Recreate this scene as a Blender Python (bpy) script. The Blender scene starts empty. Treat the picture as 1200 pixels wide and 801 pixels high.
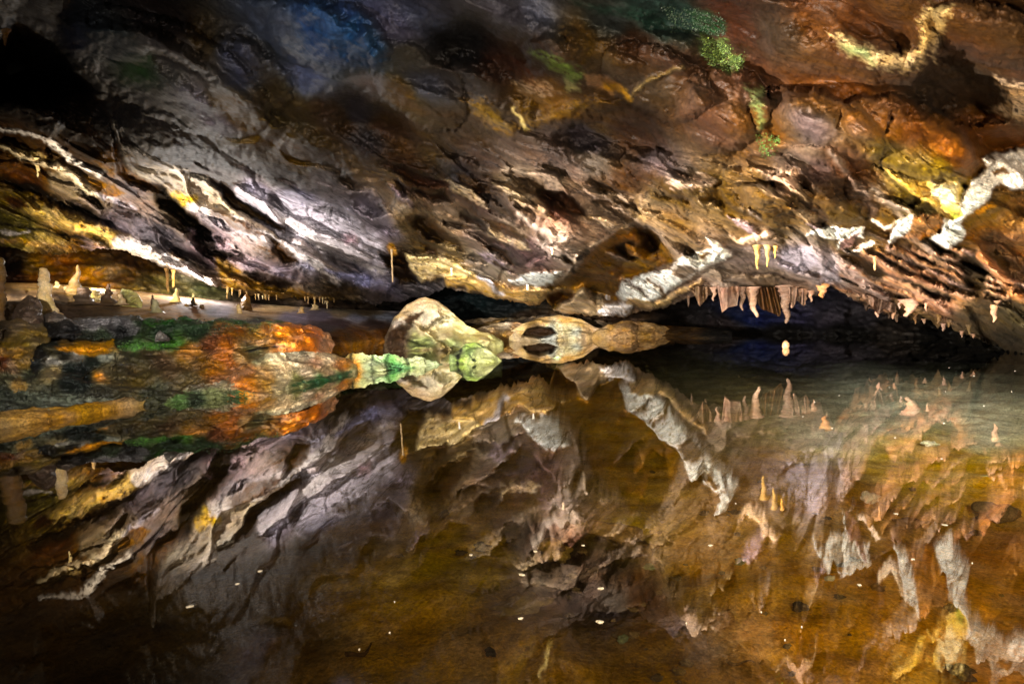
import bpy, math, random
import numpy as np
from mathutils import Vector
random.seed(7)
sc = bpy.context.scene
COL = sc.collection

# ------------------------------------------------------------------ camera
W0, H0, F = 1200.0, 801.0, 700.0
PITCH, ROLL = math.radians(2.7), math.radians(2.7)
EYE = np.array([0.0, 0.0, 1.0])
fw = np.array([0, math.cos(PITCH), -math.sin(PITCH)])
r0 = np.array([1.0, 0, 0]); u0 = np.cross(r0, fw)
# the picture's horizon climbs to the right: the camera is rolled
rt = r0 * math.cos(ROLL) - u0 * math.sin(ROLL)
up = u0 * math.cos(ROLL) + r0 * math.sin(ROLL)
cam_d = bpy.data.cameras.new('camera'); cam = bpy.data.objects.new('camera', cam_d); COL.objects.link(cam)
from mathutils import Matrix
M = Matrix(((rt[0], up[0], -fw[0], EYE[0]), (rt[1], up[1], -fw[1], EYE[1]), (rt[2], up[2], -fw[2], EYE[2]), (0, 0, 0, 1)))
cam.matrix_world = M
cam_d.sensor_fit = 'HORIZONTAL'; cam_d.sensor_width = 36; cam_d.lens = 36 * F / W0
cam_d.clip_start = 0.05; cam_d.clip_end = 300
sc.camera = cam

def rays(u, v):
    """directions scaled so that y (distance into the cave) is 1"""
    u = np.asarray(u, float); v = np.asarray(v, float)
    a = (u - W0 / 2) / F; b = -(v - H0 / 2) / F
    d = fw[None, :] + a.reshape(-1, 1) * rt[None, :] + b.reshape(-1, 1) * up[None, :]
    return d / np.maximum(d[:, 1:2], 0.05)
def pts_at(u, v, D):
    return EYE[None, :] + rays(np.ravel(u), np.ravel(v)) * np.ravel(D).reshape(-1, 1)
def at(u, v, D):
    return pts_at([u], [v], [D])[0]
def on_z(u, v, z=0.0):
    d = rays([u], [v])[0]; t = (z - EYE[2]) / d[2]
    return EYE + d * t
def project(P):
    q = P - EYE[None, :]
    z = q @ fw
    z = np.where(z < 0.05, 0.05, z)
    return W0 / 2 + F * (q @ rt) / z, H0 / 2 - F * (q @ up) / z

# ------------------------------------------------------------------ noise
def _h(ix, iy, s):
    n = (ix.astype(np.int64) * 374761393 + iy.astype(np.int64) * 668265263 + s * 974711) & 0xffffffff
    n = ((n ^ (n >> 13)) * 1274126177) & 0xffffffff
    n = (n ^ (n >> 16)) & 0xffffffff
    return n / 4294967295.0
def perlin(x, y, s=0):
    x = np.asarray(x, float); y = np.asarray(y, float)
    ix = np.floor(x); iy = np.floor(y); fx = x - ix; fy = y - iy
    ux = fx * fx * fx * (fx * (fx * 6 - 15) + 10); uy = fy * fy * fy * (fy * (fy * 6 - 15) + 10)
    def g(i, j):
        a = _h(ix + i, iy + j, s) * 2 * math.pi
        return np.cos(a) * (fx - i) + np.sin(a) * (fy - j)
    return ((g(0, 0) * (1 - ux) + g(1, 0) * ux) * (1 - uy) + (g(0, 1) * (1 - ux) + g(1, 1) * ux) * uy) * 1.5
def fbm(x, y, o=4, s=0, gain=0.5):
    t = 0; a = 1; n = 0
    for k in range(o):
        t = t + a * perlin(x * 2 ** k + 17.3 * k, y * 2 ** k - 9.1 * k, s + k * 31); n += a; a *= gain
    return t / n * 1.3
def ridged(x, y, o=3, s=0):
    t = 0; a = 1; n = 0
    for k in range(o):
        t = t + a * (1 - np.abs(perlin(x * 2 ** k + 5 * k, y * 2 ** k, s + k * 13))* 2); n += a; a *= 0.5
    return t / n
def worley(x, y, s=0):
    """nearest cell: random id values and offset from its centre, and edge distance"""
    ix = np.floor(x); iy = np.floor(y)
    d1 = np.full(x.shape, 9.0); d2 = np.full(x.shape, 9.0)
    ca = np.zeros(x.shape); cb = np.zeros(x.shape); dx = np.zeros(x.shape); dy = np.zeros(x.shape); cc = np.zeros(x.shape)
    for i in (-1, 0, 1):
        for j in (-1, 0, 1):
            gx = ix + i; gy = iy + j
            px = gx + 0.1 + 0.8 * _h(gx, gy, s); py = gy + 0.1 + 0.8 * _h(gx, gy, s + 7)
            d = (px - x) ** 2 + (py - y) ** 2
            m = d < d1
            d2 = np.where(m, d1, np.minimum(d2, d))
            d1 = np.where(m, d, d1)
            ca = np.where(m, _h(gx, gy, s + 11), ca); cb = np.where(m, _h(gx, gy, s + 13), cb); cc = np.where(m, _h(gx, gy, s + 17), cc)
            dx = np.where(m, x - px, dx); dy = np.where(m, y - py, dy)
    return ca, cb, cc, dx, dy, np.sqrt(d2) - np.sqrt(d1)
def sstep(a, b, x):
    t = np.clip((x - a) / (b - a), 0, 1); return t * t * (3 - 2 * t)
def plates(x, y, s=0, tilt=1.0, off=1.0, soft=0.12):
    ca, cb, cc, dx, dy, e = worley(x, y, s)
    f = off * (ca - 0.5) + tilt * ((cb - 0.5) * dx + (cc - 0.5) * dy) * 1.6
    return f * sstep(0, soft, e), cb, e

# ------------------------------------------------------------------ colour painting of mineral stains and of lit and shaded rock (per-vertex attribute)
def lin(c):
    c = np.asarray(c, float) / 255.0
    return np.where(c <= 0.04045, c / 12.92, ((c + 0.055) / 1.055) ** 2.4)
def poly_sd(u, v, P):
    P = np.asarray(P, float); n = len(P)
    d = np.full(u.shape, 1e9); ins = np.zeros(u.shape, bool)
    for k in range(n):
        a = P[k]; b = P[(k + 1) % n]
        ex, ey = b - a; wx = u - a[0]; wy = v - a[1]
        t = np.clip((wx * ex + wy * ey) / (ex * ex + ey * ey + 1e-9), 0, 1)
        d = np.minimum(d, (wx - ex * t) ** 2 + (wy - ey * t) ** 2)
        c = ((a[1] <= v) & (b[1] > v)) | ((b[1] <= v) & (a[1] > v))
        xi = a[0] + (v - a[1]) / (ey if abs(ey) > 1e-9 else 1e-9) * ex
        ins ^= c & (u < xi)
    d = np.sqrt(d)
    return np.where(ins, -d, d)
def line_sd(u, v, P, w):
    """distance to a polyline whose half width is interpolated from w[0] to w[1]"""
    P = np.asarray(P, float); n = len(P) - 1; best = np.full(u.shape, 1e9)
    for k in range(n):
        a = P[k]; b = P[k + 1]; ex, ey = b - a
        t = np.clip(((u - a[0]) * ex + (v - a[1]) * ey) / (ex * ex + ey * ey + 1e-9), 0, 1)
        d = np.hypot(u - a[0] - ex * t, v - a[1] - ey * t) - (w[0] + (w[1] - w[0]) * (k + t) / n)
        best = np.minimum(best, d)
    return best
def warp(u, v, amp=1.0):
    a = 5.0 * fbm(u / 34, v / 26, 3, 3) + 2.2 * fbm(u / 9, v / 8, 3, 5)
    b = 5.0 * fbm(u / 34, v / 26, 3, 9) + 2.2 * fbm(u / 9, v / 8, 3, 15)
    return u + amp * a, v + amp * b
def base_colour(u, v, pts, ang=0.5, stretch=1.7, s2=60.0, power=2.2):
    pts = np.asarray(pts, float); c = lin(pts[:, 2:5]); lc = np.log(c + 0.002)
    ca, sa = math.cos(ang), math.sin(ang); out = np.zeros((len(u), 3))
    for i in range(0, len(u), 40000):
        du = u[i:i + 40000, None] - pts[None, :, 0]; dv = v[i:i + 40000, None] - pts[None, :, 1]
        p = (du * ca + dv * sa) / stretch; q = -du * sa + dv * ca
        w = 1 / (p * p + q * q + s2) ** power
        out[i:i + 40000] = np.exp((w @ lc) / w.sum(1, keepdims=True)) - 0.002
    return out
def lay(col, u, v, items, rel=None):
    """paint patches (polygons) and veins (polylines) over a base colour; optional relief"""
    wu, wv = warp(u, v, 0.8)
    ca_, sa_ = math.cos(.45), math.sin(.45); pp = u * ca_ + v * sa_; qq = -u * sa_ + v * ca_
    en = 0.7 * fbm(pp / 13.0, qq / 4.0, 4, 77, .6)
    for it in items:
        if it.get('fade'): it = dict(it, soft=5, ragged=7, broken=max(it.get('broken', 0), .3), warp=1.4)
        P = np.asarray(it['p'], float); m = it.get('w', (0, 0)); pad = max(m) + 25
        sel = np.where((wu > P[:, 0].min() - pad) & (wu < P[:, 0].max() + pad) & (wv > P[:, 1].min() - pad) & (wv < P[:, 1].max() + pad))[0]
        if not len(sel): continue
        cw = it.get('warp', 1.0)
        x = u[sel] + (wu[sel] - u[sel]) * cw; y = v[sel] + (wv[sel] - v[sel]) * cw
        sd = line_sd(x, y, P, m) if 'w' in it else poly_sd(x, y, P)
        soft = it.get('soft', 1.5)
        if rel is not None and 'rel' in it:
            rs = it.get('rs', 5.0)
            rel[sel] += it['rel'] * sstep(rs, -rs, sd)
        if 'c' in it:
            k = sstep(soft, -soft, sd + it.get('ragged', 2.0) * en[sel] * 1.6) * it.get('o', 1.0)
            br = it.get('broken', 0)
            if br: k = k * sstep(br - 0.18, br + 0.18, 0.5 + 0.9 * fbm(pp[sel] / 11.0, qq[sel] / 3.0, 4, 41, .65))
            col[sel] += (lin(it['c'])[None, :] - col[sel]) * k[:, None]
    return col

# ------------------------------------------------------------------ meshes
def link(name, V, quads=None, tris=None, mat=None, colr=None, origin=None, parent=None, smooth=True, bed=None):
    V = np.asarray(V, float)
    if origin is None: origin = np.zeros(3)
    origin = np.asarray(origin, float)
    me = bpy.data.meshes.new(name)
    nq = 0 if quads is None else len(quads); nt = 0 if tris is None else len(tris)
    me.vertices.add(len(V)); me.vertices.foreach_set('co', (V - origin).astype(np.float32).ravel())
    loops = []
    if nq: loops.append(np.asarray(quads).ravel())
    if nt: loops.append(np.asarray(tris).ravel())
    loops = np.concatenate(loops).astype(np.int32)
    me.loops.add(len(loops)); me.loops.foreach_set('vertex_index', loops)
    me.polygons.add(nq + nt)
    starts = np.concatenate([np.arange(nq) * 4, nq * 4 + np.arange(nt) * 3]).astype(np.int32)
    me.polygons.foreach_set('loop_start', starts)
    me.polygons.foreach_set('use_smooth', np.full(nq + nt, smooth))
    me.update(calc_edges=True); me.validate()
    if colr is not None:
        at_ = me.color_attributes.new('stain_light', 'FLOAT_COLOR', 'POINT')
        c4 = np.ones((len(V), 4), np.float32); c4[:, :3] = np.clip(colr, 0.0006, 0.86)
        at_.data.foreach_set('color', c4.ravel())
    if bed is not None:
        ba = me.attributes.new('bedding', 'FLOAT_VECTOR', 'POINT'); ba.data.foreach_set('vector', np.asarray(bed, np.float32).ravel())
    if mat: me.materials.append(mat)
    o = bpy.data.objects.new(name, me); COL.objects.link(o)
    if parent is not None: o.parent = parent; o.location = Vector(origin) - parent.location
    else: o.location = Vector(origin)
    return o
def grid_quads(nr, nc):
    i = np.arange(nr - 1)[:, None] * nc + np.arange(nc - 1)[None, :]
    i = i.ravel()
    return np.stack([i, i + 1, i + nc + 1, i + nc], 1)
def tag(o, label=None, cat=None, group=None, kind=None):
    if label: o['label'] = label
    if cat: o['category'] = cat
    if group: o['group'] = group
    if kind: o['kind'] = kind
    return o

# ------------------------------------------------------------------ materials
def rock_material(name, bump=0.5, dist=0.05, scale=1.0, rough=(0.5, 0.85), var=0.55, vein=0.5, spec=0.12, bedding=False, glint=False):
    m = bpy.data.materials.new(name); m.use_nodes = True
    nt = m.node_tree; N = nt.nodes; L = nt.links
    for n in list(N): N.remove(n)
    out = N.new('ShaderNodeOutputMaterial'); b = N.new('ShaderNodeBsdfPrincipled'); L.new(b.outputs[0], out.inputs[0])
    geo = N.new('ShaderNodeNewGeometry')
    at_ = N.new('ShaderNodeAttribute'); at_.attribute_name = 'stain_light'
    def noise(sc_, det=8, ro=0.6, dis=0.0):
        n = N.new('ShaderNodeTexNoise'); n.inputs['Scale'].default_value = sc_ * scale; n.inputs['Detail'].default_value = det
        n.inputs['Roughness'].default_value = ro; n.inputs['Distortion'].default_value = dis
        L.new(geo.outputs['Position'], n.inputs['Vector']); return n
    def mr(sock, a, b_, c, d):
        n = N.new('ShaderNodeMapRange'); n.inputs[1].default_value = a; n.inputs[2].default_value = b_; n.inputs[3].default_value = c; n.inputs[4].default_value = d
        L.new(sock, n.inputs[0]); return n.outputs[0]
    def math_(op, a, b_):
        n = N.new('ShaderNodeMath'); n.operation = op
        for k, x in enumerate((a, b_)):
            if isinstance(x, (int, float)): n.inputs[k].default_value = x
            else: L.new(x, n.inputs[k])
        return n.outputs[0]
    n1 = noise(1.7, 12, 0.72, 0.1); n2 = noise(11, 8, 0.75, 0.0); n3 = noise(45, 4, 0.7)
    f = math_('MULTIPLY', mr(n1.outputs[0], 0.3, 0.7, 1 - var, 1 + var * 0.75), mr(n2.outputs[0], 0.3, 0.7, 1 - var * 0.8, 1 + var * 0.6))
    f = math_('MULTIPLY', f, mr(n3.outputs[0], 0.32, 0.68, 0.58, 1.42))
    if bedding:   # streaks and thin joints that follow the tilted beds (mesh attribute along / across the bedding)
        bd = N.new('ShaderNodeAttribute'); bd.attribute_name = 'bedding'
        def streak(sx, sy, det=6, dis=.12):
            vm = N.new('ShaderNodeVectorMath'); vm.operation = 'MULTIPLY'; L.new(bd.outputs['Vector'], vm.inputs[0]); vm.inputs[1].default_value = (sx, sy, 1)
            n = N.new('ShaderNodeTexNoise'); n.inputs['Scale'].default_value = 1; n.inputs['Detail'].default_value = det; n.inputs['Roughness'].default_value = .65; n.inputs['Distortion'].default_value = dis
            L.new(vm.outputs[0], n.inputs['Vector']); return n
        st1 = streak(3.2, 13); st2 = streak(1.6, 7, 8, .5); st3 = streak(9, 30, 4, .3)
        bedm = N.new('ShaderNodeSeparateXYZ'); L.new(bd.outputs['Vector'], bedm.inputs[0])   # z: how strongly bedded
        s_ = math_('MULTIPLY', mr(st1.outputs[0],   .32, .68, .68, 1.3), mr(st3.outputs[0], .3, .7, .8, 1.2))
        ln = mr(math_('ABSOLUTE', math_('SUBTRACT', st2.outputs[0], .5), 0), 0, .018, .22, 1)
        s_ = math_('MULTIPLY', s_, ln)
        s_ = math_('ADD', math_('MULTIPLY', s_, bedm.outputs[2]), math_('SUBTRACT', 1.0, bedm.outputs[2]))
        f = math_('MULTIPLY', f, s_)
    # dark cracks and manganese specks
    nv = noise(3.3, 6, 0.6, 1.6)
    dv = math_('ABSOLUTE', math_('SUBTRACT', nv.outputs[0], 0.5), 0)
    f = math_('MULTIPLY', f, mr(dv, 0.0, 0.022, 1 - vein, 1.0))
    sp = noise(26, 3, 0.6, 0.5)
    f = math_('MULTIPLY', f, mr(sp.outputs[0], 0.63, 0.7, 1.0, 1 - vein * 0.8))
    if glint:   # tiny glints painted into the colour
        gn = noise(38, 2, .5); f = math_('ADD', f, mr(gn.outputs[0], .68, .74, 0, 3.0))
    mul = N.new('ShaderNodeVectorMath'); mul.operation = 'SCALE'
    L.new(at_.outputs['Color'], mul.inputs[0]); L.new(f, mul.inputs['Scale'])
    # slow drift between ochre and grey
    hs = N.new('ShaderNodeHueSaturation'); L.new(mul.outputs[0], hs.inputs['Color'])
    nh = noise(0.9, 4, 0.6); L.new(mr(nh.outputs[0], 0.3, 0.7, 0.498, 0.522), hs.inputs['Hue'])
    ns = noise(2.3, 5, 0.6); L.new(mr(ns.outputs[0], 0.3, 0.7, 0.85, 1.2), hs.inputs['Saturation'])
    L.new(hs.outputs[0], b.inputs['Base Color'])
    L.new(mr(n2.outputs[0], 0.3, 0.7, rough[0], rough[1]), b.inputs['Roughness'])
    b.inputs['Specular IOR Level'].default_value = spec
    bp1 = N.new('ShaderNodeBump'); bp1.inputs['Strength'].default_value = bump; bp1.inputs['Distance'].default_value = dist
    nb = noise(4.5, 12, 0.62, 0.4); L.new(nb.outputs[0], bp1.inputs['Height'])
    bp2 = N.new('ShaderNodeBump'); bp2.inputs['Strength'].default_value = bump; bp2.inputs['Distance'].default_value = dist * 0.4
    L.new(n3.outputs[0], bp2.inputs['Height']); L.new(bp1.outputs[0], bp2.inputs['Normal'])
    if bedding:
        bp3 = N.new('ShaderNodeBump'); bp3.inputs['Strength'].default_value = .6; bp3.inputs['Distance'].default_value = dist * .9
        L.new(math_('MULTIPLY', math_('MULTIPLY', st1.outputs[0], ln), bedm.outputs[2]), bp3.inputs['Height']); L.new(bp2.outputs[0], bp3.inputs['Normal']); L.new(bp3.outputs[0], b.inputs['Normal'])
    else:
        L.new(bp2.outputs[0], b.inputs['Normal'])
    return m
ROCK = rock_material('cave_limestone', bump=.45, dist=.03)
BEDDED = rock_material('bedded_cave_limestone', bump=.45, dist=.03, bedding=True, vein=.35, var=.5, spec=.14, rough=(.4, .8))
PALE = rock_material('pale_boulder_stone', bump=.6, dist=.06, scale=1.1, rough=(.5,.85), var=.4, vein=.4, spec=.12)
WET = rock_material('wet_boulder_stone', bump=0.8, dist=0.05, scale=1.0, rough=(0.3, 0.75), var=0.7, vein=0.7, spec=.25, glint=True)
SAND = rock_material('cave_sand', bump=0.7, dist=0.06, scale=.9, rough=(0.7, 0.95), var=0.6, vein=0.5, spec=0.1)
CALC = rock_material('dripstone_calcite', bump=0.5, dist=0.02, scale=3.0, rough=(0.3, 0.6), var=0.4, vein=0.3)
BED = rock_material('lake_silt', bump=0.8, dist=0.05, scale=1.3, rough=(0.8, 1.0), var=0.55, vein=0.35, spec=0.05)

# ------------------------------------------------------------------ thin-plate spline
class TPS:
    def __init__(s, pts, lam=0.00008):
        p = np.asarray(pts, float); s.x = p[:, :2] / 600.0; n = len(p)
        r2 = ((s.x[:, None] - s.x[None]) ** 2).sum(-1)
        K = 0.5 * r2 * np.log(r2 + 1e-12) + lam * np.eye(n)
        Q = np.c_[np.ones(n), s.x]
        A = np.block([[K, Q], [Q.T, np.zeros((3, 3))]])
        s.w = np.linalg.solve(A, np.r_[np.log(p[:, 2]), 0, 0, 0])
    def __call__(s, u, v):
        u = np.ravel(u); v = np.ravel(v); out = np.zeros(len(u)); n = len(s.x)
        for i in range(0, len(u), 50000):
            x = np.c_[u[i:i + 50000], v[i:i + 50000]] / 600.0
            r2 = ((x[:, None] - s.x[None]) ** 2).sum(-1)
            out[i:i + 50000] = (0.5 * r2 * np.log(r2 + 1e-12)) @ s.w[:n] + s.w[n] + x @ s.w[n + 1:]
        return np.exp(out)

# ================================================================== CEILING
ceil_pts = [
 (0,0,9.5),(300,0,6.6),(600,0,4.5),(900,0,3.3),(1200,0,2.6),
 (0,100,16),(150,100,11.5),(300,100,8.7),(450,100,7.4),(600,100,6.3),(750,100,5.3),(900,100,4.3),(1050,100,3.7),(1200,100,3.5),
 (140,175,14.2),(0,175,20),(44,195,19.3),(200,180,14),(300,180,12),(450,170,9.6),(610,155,7.8),(770,190,6.6),(915,212,5.35),(1040,190,4.75),(1110,205,4.8),(1190,180,4.95),
 (140,260,20),(215,232,19),(300,250,18),(350,290,18.6),(430,305,19),(450,250,13.4),(600,250,10.3),(700,250,8.9),(850,250,6.9),(950,262,6.4),(1000,275,6.3),(1117,260,4.75),(1180,225,5.0),
 (0,250,22),(200,305,22),(300,330,21.5),(460,325,19.3),(530,320,19.5),(625,326,13.6),(690,294,9.7),(730,310,12.5),(790,318,11.2),(829,285,8.6),(900,300,9.3),(1000,320,8.4),(1100,320,7.2),(1200,320,6.2),
 (0,290,23),(250,335,23),(400,350,23.5),(470,352,22),(530,336,20.5),(600,346,20.5),(640,350,20),(690,340,18),(690,366,20.5),(735,354,18),(775,358,15.5),(810,346,13.2),(920,345,13.2),(1000,350,11.9),(1080,372,10.1),(1140,385,9.2),(1190,400,8.7),
 (1300,440,7.3),(1400,440,6),(1400,200,3.4),(2100,420,3.4),(2100,100,1.8),(-300,250,20),(-300,100,12),(-900,280,14),(-900,0,7),
 (600,-400,2.3),(1200,-400,1.55),(0,-400,4.4),(-900,-500,3.2),(2100,-500,1.1),(600,-1500,0.95),(-900,-1500,1.4),(2100,-1500,0.7)]
ceil_D = TPS(ceil_pts)
YB = np.array([(-900,292),(-40,290),(0,287),(40,296),(70,299),(110,292),(140,292),(170,303),(200,317),(225,325),(250,335),(300,347),(350,350),(400,352),(440,356),(470,353),(500,347),(522,338),(545,342),(560,345),(580,350),(605,354),(628,359),(640,350),(650,366),(680,370),(700,370),(735,372),(745,366),(775,362),(800,352),(812,348),(830,345),(845,344),(870,346),(900,346),(930,344),(955,346),(972,336),(1000,350),(1030,366),(1050,371),(1080,374),(1110,384),(1140,394),(1165,405),(1185,412),(1210,420),(1300,440),(2100,430)], float)
def yb(u): return np.interp(u, YB[:, 0], YB[:, 1])

G = lambda *p: [tuple(x) for x in p]
# ceiling colours, mineral tone with light and shade included: x, y, r, g, b
CC = [(20,20,25,15,8),(20,80,5,3,3),(60,60,8,7,7),(10,110,6,4,3),(45,130,42,26,14),(100,110,30,15,8),(75,50,40,42,55),(130,60,40,45,45),(150,85,40,55,30),(190,70,65,58,52),(220,60,75,65,58),(200,30,25,15,10),(170,125,45,38,34),(230,120,80,75,78),(110,95,45,40,36),(130,135,50,42,38),(200,170,45,35,28),(260,145,95,85,85),(270,130,100,72,40),(240,50,60,40,15),(265,60,60,62,75),(290,95,70,75,95),(330,30,85,90,100),(370,30,45,75,110),(380,55,40,75,110),(360,95,90,100,125),(310,110,65,50,30),(340,130,60,45,22),(300,165,75,52,20),(340,180,85,55,15),(375,175,60,42,22),(395,140,50,30,15),(420,60,35,75,115),(410,40,40,70,110),(455,30,70,70,90),(440,100,110,95,90),(480,70,55,50,45),(505,25,55,60,75),(540,50,6,5,7),(500,100,60,60,68),(530,90,50,42,38),(470,110,75,50,15),(600,10,50,50,60),(625,15,65,70,85),(580,70,40,18,8),(620,70,45,22,12),(640,112,95,60,20),(690,50,60,38,12),(720,30,25,30,30),(770,20,10,30,25),(740,50,45,22,10),(760,100,40,22,8),(700,135,60,36,10),(450,150,55,30,12),(470,170,65,40,20),(420,130,40,35,38),(430,165,45,38,38),(540,150,50,32,15),(510,180,55,38,20),(560,190,45,32,25),(620,180,70,52,42),(650,170,60,45,38),(690,165,45,38,42),(700,190,75,62,50),(740,160,45,22,8),(770,190,85,72,72),(735,210,55,30,15),
(420,200,110,85,60),(450,205,110,85,60),(470,195,45,25,12),(500,215,55,30,15),(540,205,35,28,30),(430,240,125,115,125),(470,240,130,105,80),(520,240,130,105,85),(490,270,60,38,12),(450,270,115,105,115),(560,230,50,30,20),(580,235,45,32,25),(600,220,90,70,50),(640,215,105,85,70),(650,240,60,30,18),(600,265,125,105,90),(640,260,110,85,70),(680,240,105,85,72),(700,250,135,110,95),(750,245,125,100,74),(780,230,80,58,30),(560,280,110,88,76),(600,300,65,48,48),(620,295,80,55,55),(650,290,130,115,105),(560,305,105,92,80),(580,315,115,100,84),(540,300,110,85,55),(800,260,90,65,40),(760,275,115,95,80),(830,270,110,85,65),
(850,240,75,48,15),(900,240,80,55,22),(850,260,95,72,50),(900,150,80,45,15),(950,100,75,38,12),(1000,130,85,42,12),(1050,150,90,45,12),(950,150,70,55,55),(880,100,60,32,18),(820,130,55,28,12),(800,80,45,22,10),(870,20,45,18,8),(900,30,40,25,15),(960,30,75,40,20),(1000,50,60,30,12),(1150,50,65,35,15),(1150,100,45,28,12),(1100,110,45,28,14),(1150,150,110,55,14),(1050,190,85,65,25),(1120,180,105,55,15),(990,190,70,35,12),(960,200,70,50,45),(1000,230,60,35,15),(940,185,90,72,60),(1100,200,110,85,30),(1000,250,85,60,20),(1080,240,80,62,20),(1190,60,60,35,18),
(880,270,100,75,55),(870,300,130,110,100),(900,300,140,125,125),(950,310,140,125,125),(970,310,165,150,152),(850,325,140,120,105),(900,330,130,105,85),(1000,320,145,120,108),(1010,300,50,32,12),(1050,310,110,78,60),(1090,320,140,105,80),(1130,310,60,42,12),(1160,300,120,80,45),(1190,300,130,90,60),(1060,340,140,100,80),(1110,350,150,100,75),(1150,340,40,25,12),(1180,340,165,102,65),(1190,370,50,38,20),(1140,380,60,45,28),(1060,372,55,38,18),(1180,400,30,22,12),
(10,160,60,35,15),(40,190,80,45,10),(30,210,90,45,12),(90,165,50,30,15),(75,215,120,100,80),(95,225,130,110,85),(110,240,90,72,55),(155,225,120,105,105),(170,240,125,105,95),(130,260,70,62,68),(170,270,85,78,82),(200,280,90,82,85),(20,230,110,85,35),(20,265,90,80,35),(60,285,175,140,70),(200,235,60,45,25),(215,250,40,28,15),(230,250,90,75,75),(260,260,120,105,110),(290,280,135,115,110),(300,310,140,124,135),(330,320,110,100,115),(260,285,145,125,130),(240,300,50,38,40),(320,285,75,45,25),(340,290,50,30,15),(270,215,60,50,45),(300,225,150,145,165),(350,230,145,142,165),(400,250,135,130,140),(330,205,60,50,45),(380,215,95,85,85),(360,265,155,145,155),(400,290,200,190,200),(430,315,155,150,170),(380,310,180,160,140),(360,310,165,165,190),(440,330,115,110,135),(400,340,80,60,40),(330,342,80,52,20),(470,305,50,32,15),(300,338,90,60,25),(230,322,120,100,80),(150,293,200,180,160),(60,295,90,65,35),(100,290,120,80,40),(440,350,70,58,55),(500,342,95,88,90),
(800,345,120,95,80),(760,355,120,95,75),(700,365,150,120,95),(930,345,130,100,85),(1030,355,160,120,100),(650,345,110,75,30),(600,350,150,115,80),(-300,200,30,20,10),(-300,60,10,8,6),(1400,100,80,45,18),(1400,300,90,60,35),(600,-300,30,18,10),(0,-300,12,9,7),(1200,-300,55,30,14),(2000,100,60,35,18)]
WHT = (250,240,228)
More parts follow.
